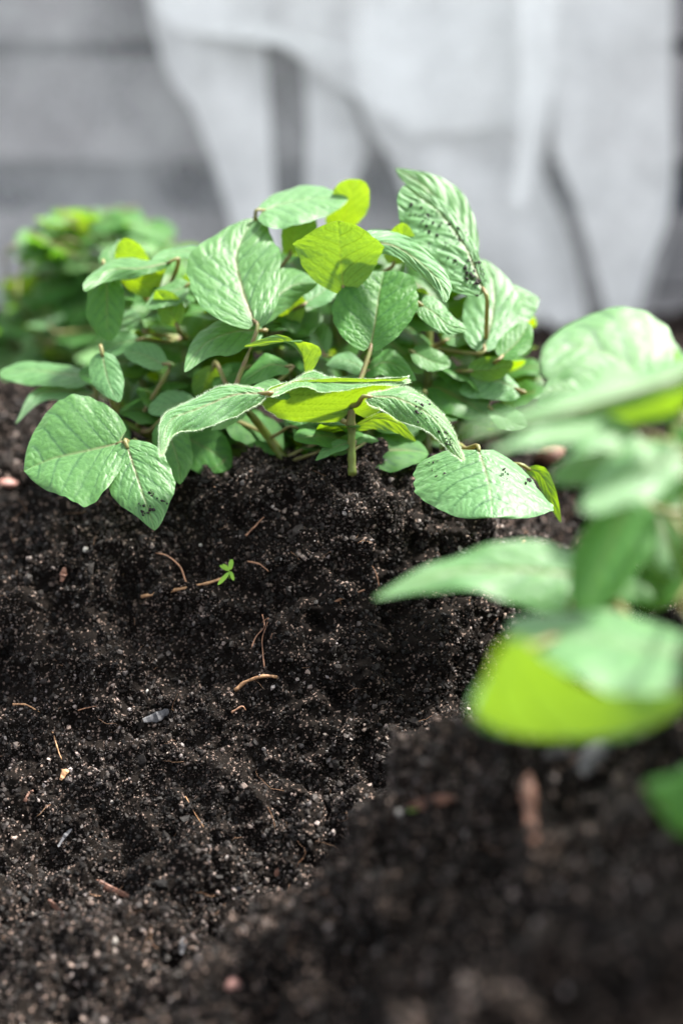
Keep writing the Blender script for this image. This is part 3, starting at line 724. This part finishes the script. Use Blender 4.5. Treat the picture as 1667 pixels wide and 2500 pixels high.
# the big pair at the lower left
add_leaf(mp, [(292, 1082), (225, 1098), (130, 1120), (58, 1150)], [(0, -30, 140), (.35, 5, 150), (.7, 45, 110), (1, 60, 70)], [(0, -40, -110), (.4, -10, -128), (.8, 8, -125), (1, 10, -90)], .775, k=.6, pet=(330, 1075, .81), prof=(.36, .33), res=(104, 84), fold=.3, label='large rounded leaf with sunlit lower half')
add_leaf(mp, [(310, 1088), (330, 1150), (355, 1225), (378, 1295)], [(0, -85, 30), (.5, -72, 20), (1, -50, -10)], [(0, 92, -20), (.5, 85, -15), (1, 60, -30)], .772, k=.55, pet=(330, 1075, .81), prof=(.5, .66), res=(104, 84), key='pair', quilt=.022, label='pointed leaf with two black holes near its tip')
add_leaf(mp, [(402, 1035), (420, 1080), (435, 1130), (440, 1182)], (-45, 5), (42, -12), .81, k=.5, stem='main', mat=D)
add_leaf(mp, [(440, 1060), (485, 1085), (530, 1110), (565, 1140)], [(0, -20, 60), (1, -20, 50)], (30, -50), .83, k=.6, stem='main', mat=D)
add_leaf(mp, [(310, 1078), (290, 1050), (270, 1035), (240, 1022)], (-14, 22), (18, -22), .83, stem='main')
# front row, in focus
add_leaf(mp, [(640, 960), (570, 965), (480, 1000), (415, 1030), (393, 1115)], [(0, 8, 24), (.35, 12, 44), (.7, 12, 34), (1, 14, 6)], [(0, -4, -26), (.35, -14, -36), (.7, -26, -26), (1, -16, -8)], .745, k=.75, stem='main', prof=(.35, .5), res=(120, 56), hairs=True, quilt=.018, fold=.0, cup=.35, label='pale hairy front leaf curling down at its tip')
add_leaf(mp, [(705, 962), (680, 950), (645, 948), (600, 962)], (0, 22), (-4, -24), .765, k=.9)
# the umbrella leaf: lit upper strip on its crest, lime underside below
add_leaf(mp, [(856, 1003), (842, 975), (832, 935), (822, 922)], [(0, -215, 30), (.45, -205, 40), (.8, -190, 30), (1, -170, 10)], [(0, 120, -22), (.5, 150, -30), (.8, 170, -4), (1, 170, 8)], .775, k=-.9, kL=-.7, kR=-.7, prof=(.42, .22), res=(60, 80), hairs=True, mat=Y, pet=(856, 1040, .779), petr=.0022, fold=0, cup=.0, wave=.012, label='front umbrella leaf glowing lime underneath')
add_leaf(mp, [(650, 962), (740, 926), (810, 934), (900, 938), (1002, 931)], [(0, 0, 2), (.3, -2, -16), (.6, 0, -12), (1, 0, -8)], [(0, 4, 14), (.40, 0, 28), (.6, 0, 12), (1, 0, 8)], .750, k=1.8, prof=(.25, .35), res=(90, 24), hairs=True, fold=.1, label='thin hairy sunlit leaf edge above the lime underside')
add_leaf(mp, [(900, 968), (975, 975), (1060, 1025), (1132, 1124)], [(0, 8, -22), (.4, 22, -40), (.8, 26, -22), (1, 10, -10)], [(0, -4, 22), (.4, -14, 34), (.8, -26, 20), (1, -14, 6)], .748, k=.75, stem='main', prof=(.35, .55), res=(110, 56), hairs=True, key='front', fold=.0, cup=.4, label='hairy front leaf sprinkled with black soil grains')
add_leaf(mp, [(868, 1040), (920, 1022), (970, 1035), (1016, 1077)], (4, -14), (-6, 26), .785, k=-.6, stem='main', mat=Y)
add_leaf(mp, [(850, 1045), (825, 1020), (795, 1012), (768, 1012)], (0, 22), (-2, -20), .79, stem='main')
add_leaf(mp, [(790, 995), (755, 1000), (720, 1015), (688, 1020)], (5, 28), (-5, -26), .79, k=.5, stem='main', mat=D, quilt=.035)
add_leaf(mp, [(852, 1082), (825, 1088), (795, 1102), (770, 1124)], (4, 14), (-5, -14), .782, stem='main')
add_leaf(mp, [(868, 1078), (890, 1068), (925, 1076)], (0, -9), (0, 12), .785, stem='main', res=(24, 18))
add_leaf(mp, [(600, 1000), (575, 1012), (545, 1030), (516, 1050)], (6, 16), (-6, -22), .80, stem='main', mat=Y)
# the broad speckled leaf on the right
add_leaf(mp, [(1168, 1098), (1182, 1140), (1196, 1195), (1203, 1264)], [(0, -170, 15), (.4, -178, 0), (.8, -165, -15), (1, -140, -20)], [(0, 110, 10), (.4, 150, 30), (.8, 175, 10), (1, 150, -30)], .765, k=1.1, stem='main', prof=(.24, .30), res=(110, 100), key='broad', fold=-.05, cup=.25, quilt=.02, wave=.01, pet=(1120, 1085, .80), label='broad mint leaf freckled with soil, lowest on the right')
add_leaf(mp, [(1290, 1145), (1320, 1160), (1345, 1210), (1369, 1275)], (14, -16), (-14, 12), .785, k=-.4, mat=Y, stem='main')
add_leaf(mp, [(1262, 950), (1215, 930), (1165, 935), (1120, 955)], (4, 44), (-4, -34), .83, k=.8, stem='main')
add_leaf(mp, [(1072, 866), (1085, 890), (1100, 915), (1112, 948)], (-18, 18), (24, -4), .84, k=.3, mat=D, stem='main')

# inner foliage: leaflets behind the placed ones
dome = [(215, 900), (240, 760), (300, 680), (420, 660), (560, 640), (700, 560), (850, 560), (1000, 600), (1120, 650), (1230, 740), (1320, 860), (1330, 960), (1150, 1080), (1000, 1130), (700, 1110), (560, 1080), (400, 1020), (280, 980)]
def inside(x, y, poly):
    c = False; n = len(poly)
    for i in range(n):
        x1, y1 = poly[i]; x2, y2 = poly[(i + 1) % n]
        if (y1 > y) != (y2 > y) and x < (x2 - x1) * (y - y1) / (y2 - y1) + x1: c = not c
    return c
rr = random.Random(5)
def fill(plant, poly, n, d0, d1, s0, s1, stem, tpl, keep=None):
    k = 0; tries = 0
    x0, x1 = min(a for a, b in poly), max(a for a, b in poly); y0, y1 = min(b for a, b in poly), max(b for a, b in poly)
    while k < n and tries < 4000:
        tries += 1
        x, y = rr.uniform(x0, x1), rr.uniform(y0, y1)
        if not inside(x, y, poly): continue
        d = rr.uniform(d0, d1); b = P(x, y, d)
        az = rr.uniform(0, 2 * math.pi); dv = np.array([math.cos(az), math.sin(az), rr.uniform(-.5, .5)]); dv /= np.linalg.norm(dv)
        sz = rr.uniform(s0, s1); tx, ty, td = project(b + dv * sz)
        if not inside(tx, ty, poly) or td < d0 - 0.02: continue
        up = np.array([rr.uniform(-.5, .5), rr.uniform(-.7, .3), 1.0])
        put_template(plant, rr.choice(tpl), b, dv, up, sz, stem); k += 1
fill(mp, dome, 6, .825, .88, .030, .046, 'main', TPL[:6] + TPL[6:8] * 3 + TPL[8:11] * 2)
def merge_fill(plant, poly, n, d0, d1, s0, s1, tpl, mat):
    before = set(COL.objects); fill(plant, poly, n, d0, d1, s0, s1, None, tpl); new = [o for o in COL.objects if o not in before]
    cs, fs, vs, ms, off = [], [], [], [], 0
    for o in new:
        m = o.data; k = len(m.vertices); c = np.empty(k * 3, np.float32); m.vertices.foreach_get('co', c); c = c.reshape(-1, 3)
        B = np.array(o.matrix_basis); cs.append(c @ B[:3, :3].T + B[:3, 3]); f = np.empty(len(m.loops), np.int32); m.loops.foreach_get('vertex_index', f)
        fs.append(f.reshape(-1, 4) + off); off += k
        for nm, L_ in (('vein', vs), ('mid', ms)):
            a = np.empty(k, np.float32); m.attributes[nm].data.foreach_get('value', a); L_.append(a)
    for o in new: bpy.data.objects.remove(o)
    tag(link('foliage', make_mesh('foliage', np.concatenate(cs), np.concatenate(fs), {'vein': np.concatenate(vs), 'mid': np.concatenate(ms)}), mat, plant), kind='stuff')
for x, y, an, ln, m_ in ((335, 830, 200, 95, 0), (400, 890, 160, 105, 0), (520, 900, 250, 90, 1), (470, 985, 190, 110, 0), (560, 745, 60, 95, 0), (705, 800, 100, 120, 1),
                      (745, 740, 40, 105, 0), (790, 860, 120, 100, 0), (985, 790, 60, 100, 1), (1010, 860, 340, 95, 0), (1090, 830, 30, 110, 0), (1040, 960, 320, 100, 0),
                      (1150, 905, 10, 105, 1), (1225, 870, 50, 105, 0), (290, 930, 170, 100, 0), (430, 790, 120, 95, 1), (600, 900, 215, 95, 0), (1200, 1000, 335, 95, 0), (960, 640, 75, 100, 1)):
    a_ = math.radians(an); ca, sa = math.cos(a_), -math.sin(a_); w_ = ln * .36
    add_leaf(mp, [(x, y), (x + ca * ln * .5 - sa * 6, y + sa * ln * .5 + ca * 6), (x + ca * ln, y + sa * ln)], (sa * w_, -ca * w_ * .8), (-sa * w_, ca * w_ * .8), .822 + (x % 7) * .003,
             k=(-.6 if m_ else .75), mat=(Y if m_ else (D if y % 3 == 0 else None)), stem='main', prof=(.45, .62), fold=.3, quilt=.022)
fill(mp, [(520, 960), (1060, 960), (1060, 1120), (900, 1140), (700, 1120), (520, 1070)], 18, .785, .86, .026, .042, 'main', TPL[8:11] + TPL[:3])
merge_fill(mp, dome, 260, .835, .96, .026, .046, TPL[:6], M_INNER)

# ------------------------------------------------------------------ the blurred plant behind on the left
bp_ = plant_root('potato_plant', 230, 930, 1.2, 'small dark green potato plant blurred behind on the left', 'potato plant')
for pix in ([(220, 960, 1.2), (210, 800, 1.2), (200, 650, 1.2), (210, 560, 1.2)], [(230, 950, 1.2), (330, 800, 1.2), (380, 650, 1.2), (390, 570, 1.2)],
            [(210, 950, 1.18), (120, 850, 1.17), (60, 760, 1.16), (20, 720, 1.15)], [(230, 950, 1.25), (100, 780, 1.25), (90, 660, 1.25), (110, 560, 1.25)],
            [(240, 950, 1.17), (270, 820, 1.14), (290, 720, 1.14), (300, 620, 1.15)]):
    add_stem(bp_, 'back', pix, 0.004, 0.0018)
back_poly = [(-60, 960), (-60, 740), (10, 700), (20, 620), (75, 540), (150, 508), (300, 512), (400, 540), (470, 600), (500, 680), (480, 800), (440, 900), (300, 960)]
fill(bp_, back_poly, 60, 1.08, 1.30, .034, .056, 'back', TPL[:1] + TPL[6:8] * 2 + TPL[8:11] * 3)
fill(bp_, [(20, 640), (75, 530), (150, 500), (300, 505), (400, 530), (475, 600), (475, 680), (20, 690)], 38, 1.10, 1.30, .032, .05, 'back', TPL[:1] + TPL[6:8] * 2 + TPL[8:11] * 2)
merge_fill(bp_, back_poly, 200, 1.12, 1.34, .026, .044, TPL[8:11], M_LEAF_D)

# ------------------------------------------------------------------ the near plant on the right, far out of focus
fp = plant_root('potato_plant', 1640, 1690, 0.56, 'large blurred potato plant reaching in from the right edge close to the camera', 'potato plant')
for pix in ([(1660, 1720, .56), (1690, 1550, .57), (1680, 1380, .59), (1640, 1200, .60), (1640, 1000, .60)], [(1690, 1720, .56), (1700, 1500, .54), (1680, 1250, .53), (1660, 950, .54)],
            [(1640, 1720, .57), (1560, 1560, .55), (1490, 1450, .53)], [(1700, 1700, .6), (1720, 1300, .62), (1690, 1000, .64)]):
    add_stem(fp, 'near', pix, 0.0032, 0.0018)
R0 = (40, 30)
add_leaf(fp, [(1610, 960), (1540, 900), (1430, 850), (1318, 880)], [(0, -30, 60), (.5, -40, 95), (1, 0, 60)], [(0, 90, -120), (.4, 85, -125), (.8, 30, -100), (1, 0, -60)], .62, k=.9, stem='near', prof=(.32, .28), res=(50, 40), label='largest pale leaf at the top of the near plant')
add_leaf(fp, [(1420, 960), (1380, 950), (1340, 955), (1310, 985)], (0, 34), (0, -34), .66, stem='near', res=R0)
add_leaf(fp, [(1720, 900), (1560, 950), (1350, 1010), (1128, 1060)], [(0, 6, 40), (.5, 4, 34), (1, 10, 16)], [(0, -14, -60), (.5, -14, -52), (1, -10, -26)], .49, k=1.2, kL=-.6, stem='near', prof=(.35, .5), res=R0, label='long pale blurred leaf pointing left')
add_leaf(fp, [(1700, 930), (1640, 960), (1570, 975), (1480, 1000)], (0, 50), (0, -42), .505, k=-.8, mat=Y, stem='near', res=R0, prof=(.4, .4))
add_leaf(fp, [(1545, 1050), (1450, 1050), (1320, 1065), (1195, 1105)], [(0, 0, 40), (1, 6, 18)], [(0, 0, -36), (1, -5, -18)], .51, k=1.1, stem='near', prof=(.4, .55), res=R0)
add_leaf(fp, [(1560, 1085), (1480, 1110), (1410, 1140), (1340, 1170)], (10, 52), (-10, -52), .52, k=.8, stem='near', res=R0)
add_leaf(fp, [(1660, 1110), (1580, 1140), (1500, 1180), (1418, 1245)], (30, 66), (-30, -60), .50, k=.8, stem='near', res=R0)
add_leaf(fp, [(1400, 1405), (1250, 1392), (1080, 1402), (913, 1462)], [(0, 10, 92), (.35, 10, 88), (.6, 0, 52), (.8, 0, 50), (1, 0, 24)], [(0, -10, -85), (.35, -12, -76), (.7, -20, -44), (1, -20, -14)], .56, k=.9, stem='near', prof=(.12, .55), res=(84, 60), wave=.035, label='pale ragged leaf pointing left across the soil')
add_leaf(fp, [(1530, 1230), (1500, 1300), (1460, 1400), (1425, 1500)], (-85, 10), (100, 20), .525, k=.25, mat=D, stem='near', prof=(.35, .6), res=R0)
add_leaf(fp, [(1400, 1470), (1460, 1440), (1520, 1440), (1600, 1460)], (0, -60), (0, 40), .54, k=.6, stem='near', mat=D, res=R0)
add_leaf(fp, [(1740, 1690), (1600, 1768), (1430, 1800), (1270, 1795), (1148, 1745)], [(0, 0, -40), (.3, 0, -90), (.52, 50, -120), (.66, 40, -170), (.8, 0, -255), (.9, 40, -235), (1, 100, -150)], [(0, 0, 10), (1, 0, 10)], .455, k=.3, kL=-.55, kR=.6, prof=(.25, .06), res=(84, 60), mat=Y, stem='near', fold=0, cup=.0, quilt=.006, ns=1, label='large glowing lime underside close to the lens')
add_leaf(fp, [(1760, 1600), (1600, 1590), (1420, 1560), (1235, 1560)], [(0, 0, 130), (.35, 0, 150), (.7, 0, 95), (1, 0, 60)], [(0, 0, -85), (.5, 0, -85), (1, 10, -60)], .485, k=1.4, prof=(.3, .16), res=(50, 36), stem='near', label='pale upper face folded above the glowing lime leaf')
add_leaf(fp, [(1640, 1680), (1570, 1690), (1510, 1720), (1440, 1762)], (10, 26), (-10, -26), .47, k=.8, stem='near', res=R0)
add_leaf(fp, [(1215, 1640), (1190, 1670), (1165, 1710), (1150, 1745)], (-13, -7), (13, 7), .46, k=.8, stem='near', res=R0)
add_leaf(fp, [(1760, 1900), (1700, 1930), (1640, 1950), (1575, 1920)], (20, 100), (-10, -60), .43, k=-.1, mat=D, pet=(1760, 1800, .5), res=R0, label='dark green blurred leaf low by the right edge')
add_leaf(fp, [(1650, 1240), (1610, 1260), (1575, 1290), (1545, 1318)], (8, 22), (-8, -22), .60, k=-.4, mat=Y, stem='near', res=R0)
add_leaf(fp, [(1700, 1380), (1640, 1400), (1590, 1440), (1540, 1470)], (20, 60), (-20, -60), .55, k=.2, mat=D, stem='near', res=R0)
add_leaf(fp, [(1700, 1050), (1670, 1090), (1640, 1170), (1600, 1240)], (-40, -20), (60, 20), .53, k=.1, mat=D, stem='near', res=R0)
add_leaf(fp, [(1720, 1210), (1690, 1240), (1650, 1300), (1630, 1350)], (-40, -20), (40, 20), .56, k=.3, mat=M_LEAF, stem='near', res=R0)
near_poly = [(1480, 950), (1760, 850), (1760, 1560), (1600, 1560), (1560, 1450), (1600, 1300), (1480, 1150)]
fill(fp, near_poly, 10, .55, .66, .03, .05, 'near', TPL[8:11] + TPL[:2])
fill(fp, [(1790, 1400), (2500, 1400), (2500, 1750), (1790, 1750)], 30, .42, .56, .045, .065, 'near', TPL[8:11] + TPL[:2])  # unseen leaves beyond the frame, added to cast shade on the near ridge

# ------------------------------------------------------------------ soil grains lying on leaves
def specks(key, n, spots, label, s0=.0003, s1=.0009):
    Pn, Nn, leaf = LEAF_SPECKS[key]; nu, nv = Pn.shape[:2]; pos = []
    px, py, _ = project(Pn.reshape(-1, 3))
    for k in range(n):
        cx, cy, sd = spots[k % len(spots)]
        x, y = random.gauss(cx, sd), random.gauss(cy, sd)
        i = int(((px - x) ** 2 + (py - y) ** 2).argmin())
        if (px[i] - x) ** 2 + (py[i] - y) ** 2 > 12 ** 2: continue
        pos.append(Pn.reshape(-1, 3)[i] + Nn[i // nv] * 0.0002)
    pos = np.array(pos) + RNG.normal(0, .0003, (len(pos), 3)); s = s0 * (s1 / s0) ** (RNG.random(len(pos)) ** 1.8)
    tag(link('soil_grains', scatter('soil_grains', pos, s, np.tile([.016, .013, .011], (len(pos), 1)), ICO_V, ICO_F, False), M_CRUMB), label, 'soil', kind='stuff')
specks('hang', 150, [(1055, 540, 18), (1100, 590, 20), (1080, 560, 30), (1135, 640, 16), (1150, 665, 16), (1165, 690, 10), (1020, 510, 16), (1160, 670, 12)], 'black soil grains along the fold of the hanging leaf', .0004, .0013)
specks('front', 46, [(1020, 985, 14), (1030, 1010, 14), (1060, 1040, 14), (1085, 1075, 8), (1095, 1080, 6)], 'black soil grains on the hairy front leaf', .0003, .0010)
specks('broad', 22, [(1228, 1160, 4), (1228, 1150, 4), (1055, 1145, 12), (1280, 1176, 5), (1240, 1165, 10), (1075, 1140, 16)], 'black soil grains on the broad mint leaf', .0003, .0013)
specks('pair', 34, [(348, 1250, 5), (372, 1245, 4), (370, 1205, 3), (400, 1225, 5), (345, 1235, 8)], 'black soil grains near the tip of the pointed leaf', .0004, .0012)

# ------------------------------------------------------------------ tiny sprout and green scraps
def sprout(px, py, size, label, name='seedling', cat='seedling'):
    c, d = hit(px, py); e = link(name, None); e.location = c; tag(e, label, cat)
    base = c
    top = P(px, py - 22 * size, d - .004)
    tube('stem', spline([base, (base + top) / 2 + np.array([.0005, 0, 0]), top], np.linspace(0, 1, 6)), np.linspace(.0008, .0006, 6) * size, M_SPROUT, e, 6)
    for (b, t, w) in (((0, -20), (-38, 22), 7), ((0, -25), (-32, -42), 6), ((2, -28), (8, -62), 8), ((4, -22), (14, 8), 6), ((-2, -30), (-22, -46), 5)):
        bx, by = px + b[0] * size, py + b[1] * size; tx, ty = px + t[0] * size, py + t[1] * size
        dx, dy = tx - bx, ty - by; ln = math.hypot(dx, dy); nx, ny = -dy / ln * w * size, dx / ln * w * size
        add_leaf(e, [(bx, by), ((bx + tx) / 2, (by + ty) / 2), (tx, ty)], (nx, ny), (-nx, -ny), d - .004, k=.5, mat=M_SPROUT, prof=(.6, .6), res=(14, 9), quilt=0, wave=0, fold=.3)
sprout(560, 1412, 0.75, 'tiny bright green sprout on the soil slope')
for b, t, lab in (((1000, 1975), (1050, 2005), 'yellow green plant scrap on the near ridge'),):
    c, d = hit(b[0], b[1]); e = link('leaf_scrap', None); e.location = c; tag(e, lab, 'leaf scrap')
    add_leaf(e, [(b[0], b[1]), (b[0] + 25, b[1] + 5), t], (8, -14), (-8, 14), d - .006, k=.5, mat=M_SPROUT, prof=(.5, .5), res=(14, 9), quilt=0)

# ------------------------------------------------------------------ fleece hung over a boarded wall
YW = 1.95
M_WOOD = simple_mat('weathered_wood', (0.26, 0.25, 0.255), (0.14, 0.14, 0.145), 7, 0.8, bump=0.002)
M_GAP_SHADE = simple_mat('gap_shade', (0.05, 0.055, 0.065), (0.03, 0.035, 0.045), 14, 0.8)  # near-black colour standing in for the shade between boards
wall = link('timber_wall', None); wall.location = (0, YW, -0.41); tag(wall, 'weathered grey board wall behind the hanging fleece', 'wall')
def board(name, z0, z1, y, mat, x0=-1.6, x1=1.6, th=.022):
    nx = 60; xs = np.linspace(x0, x1, nx); ring = [(0, z0 + .003), (-th, z0), (-th, z1), (0, z1 - .003)]
    co = []
    for x in xs:
        for a, z in ring: co.append((x, y + a, z + .002 * math.sin(x * 3 + z * 9)))
    co = np.array(co) - np.array(wall.location); k = 4
    f = [[i * k + j, i * k + (j + 1) % k, (i + 1) * k + (j + 1) % k, (i + 1) * k + j] for i in range(nx - 1) for j in range(k)] + [[3, 2, 1, 0], [(nx - 1) * k + j for j in range(k)]]
    me = bpy.data.meshes.new(name); me.from_pydata([tuple(c) for c in co], [], f); me.update(); link(name, me, mat, wall)
def zat(py): return float(PY(800, py, YW)[2])
board('gap_shade_panel', -0.42, 0.62, YW + .03, M_GAP_SHADE)  # dark panel added behind the boards so their gaps look shaded
edges_py = [(-1500, -1290), (-1270, -1080), (-1060, -860), (-840, -640), (-620, -420), (-400, -200), (-180, 95), (130, 385), (510, 690), (700, 900)]
for a, b in edges_py: board('board', zat(b), zat(a), YW, M_WOOD)
for x in (-.95, -.02, .93): 
    pass

def fleece_mat(name, t0, t1):
    m, n, out = mat_new(name); L = n.links.new
    tc = N(n, 'ShaderNodeTexCoord')
    no = N(n, 'ShaderNodeTexNoise', i_Scale=11.0, i_Detail=6.0, i_Roughness=.7); L(tc.outputs['Object'], no.inputs['Vector'])
    fi = N(n, 'ShaderNodeTexNoise', i_Scale=900.0, i_Detail=2.0); L(tc.outputs['Object'], fi.inputs['Vector'])
    df = N(n, 'ShaderNodeBsdfDiffuse'); df.inputs[0].default_value = (.90, .92, .92, 1)
    tr = N(n, 'ShaderNodeBsdfTranslucent'); tr.inputs[0].default_value = (.90, .92, .92, 1)
    m1 = N(n, 'ShaderNodeMixShader'); m1.inputs[0].default_value = .4; L(df.outputs[0], m1.inputs[1]); L(tr.outputs[0], m1.inputs[2])
    tp = N(n, 'ShaderNodeBsdfTransparent')
    r = N(n, 'ShaderNodeMapRange', clamp=True); r.inputs[1].default_value = .3; r.inputs[2].default_value = .7; r.inputs[3].default_value = t0; r.inputs[4].default_value = t1
    L(no.outputs['Fac'], r.inputs[0])
    m2 = N(n, 'ShaderNodeMixShader'); L(r.outputs[0], m2.inputs[0]); L(m1.outputs[0], m2.inputs[1]); L(tp.outputs[0], m2.inputs[2])
    L(m2.outputs[0], out.inputs[0])
    return m
M_FLEECE = fleece_mat('white_fleece', .04, .46); M_FLEECE_T = fleece_mat('thin_white_fleece', .54, .86)
fl = link('garden_fleece', None); fl.location = (0, YW - .12, -0.41); tag(fl, 'sheer white garden fleece hanging in folds over the boards', 'fleece')
def sheet(poly_l, poly_r, y, amp, freq, seed, nu=70, nv=70, slant=0.0, mat=None):
    """cloth between a left and a right edge, both px,py polylines from top to bottom"""
    t = np.linspace(0, 1, nu); s = np.linspace(0, 1, nv)
    A = spline(poly_l, t); B = spline(poly_r, t)
    px = A[:, None, 0] * (1 - s) + B[:, None, 0] * s; py = A[:, None, 1] * (1 - s) + B[:, None, 1] * s
    q = PY(px, py, y); fl3 = q.reshape(-1, 3)
    ph = fl3[:, 0] * freq + fl3[:, 2] * slant
    off = amp * (np.sin(ph + 2.2 * vnoise(fl3 * 3, seed)) * .6 + fbm(fl3 * np.array([9, 1, 3]), 3, seed + 5))
    fl3 = fl3 * ((y + off) / y)[:, None]
    me = make_mesh('fleece_fold', fl3 - np.array(fl.location), grid_faces(nu, nv))
    return link('fleece_fold', me, mat or M_FLEECE, fl)
# one thin layer over everything left of the right hem
sheet([(-1700, -1300), (-1700, 0), (-1700, 900)], [(1640, -1300), (1645, 300), (1600, 700), (1500, 880)], YW - .06, .010, 22, 3, 120, 160, mat=M_FLEECE_T)
# the gathered folds of the second layer
sheet([(150, -1300), (360, 0), (470, 270), (530, 430), (580, 620), (600, 880)], [(700, -1300), (650, 0), (655, 200), (672, 480), (690, 600), (690, 880)], YW - .09, .014, 38, 8, slant=10)
sheet([(150, -1300), (360, -40), (600, 40), (655, 90)], [(1800, -1300), (1360, 0), (1300, 280), (1010, 330)], YW - .11, .012, 20, 21, slant=-20)
sheet([(640, -200), (700, 40), (735, 130), (750, 300), (745, 500), (740, 880)], [(900, -200), (800, 60), (870, 280), (890, 370), (860, 500), (850, 880)], YW - .08, .008, 40, 33)
sheet([(850, -100), (880, 250), (960, 400), (1000, 560), (1000, 880)], [(1350, -100), (1345, 250), (1330, 420), (1400, 600), (1450, 880)], YW - .10, .014, 20, 44, slant=16)
sheet([(1290, -1300), (1345, 0), (1350, 330), (1400, 480), (1450, 650), (1490, 790)], [(1700, -1300), (1642, 0), (1645, 450), (1590, 640), (1560, 740), (1530, 800)], YW - .13, .016, 26, 55, slant=-14)
sheet([(1250, -1300), (1262, 0), (1270, 200), (1255, 420), (1240, 500)], [(1420, -1300), (1360, 0), (1350, 200), (1310, 380), (1290, 500)], YW - .15, .008, 60, 66)
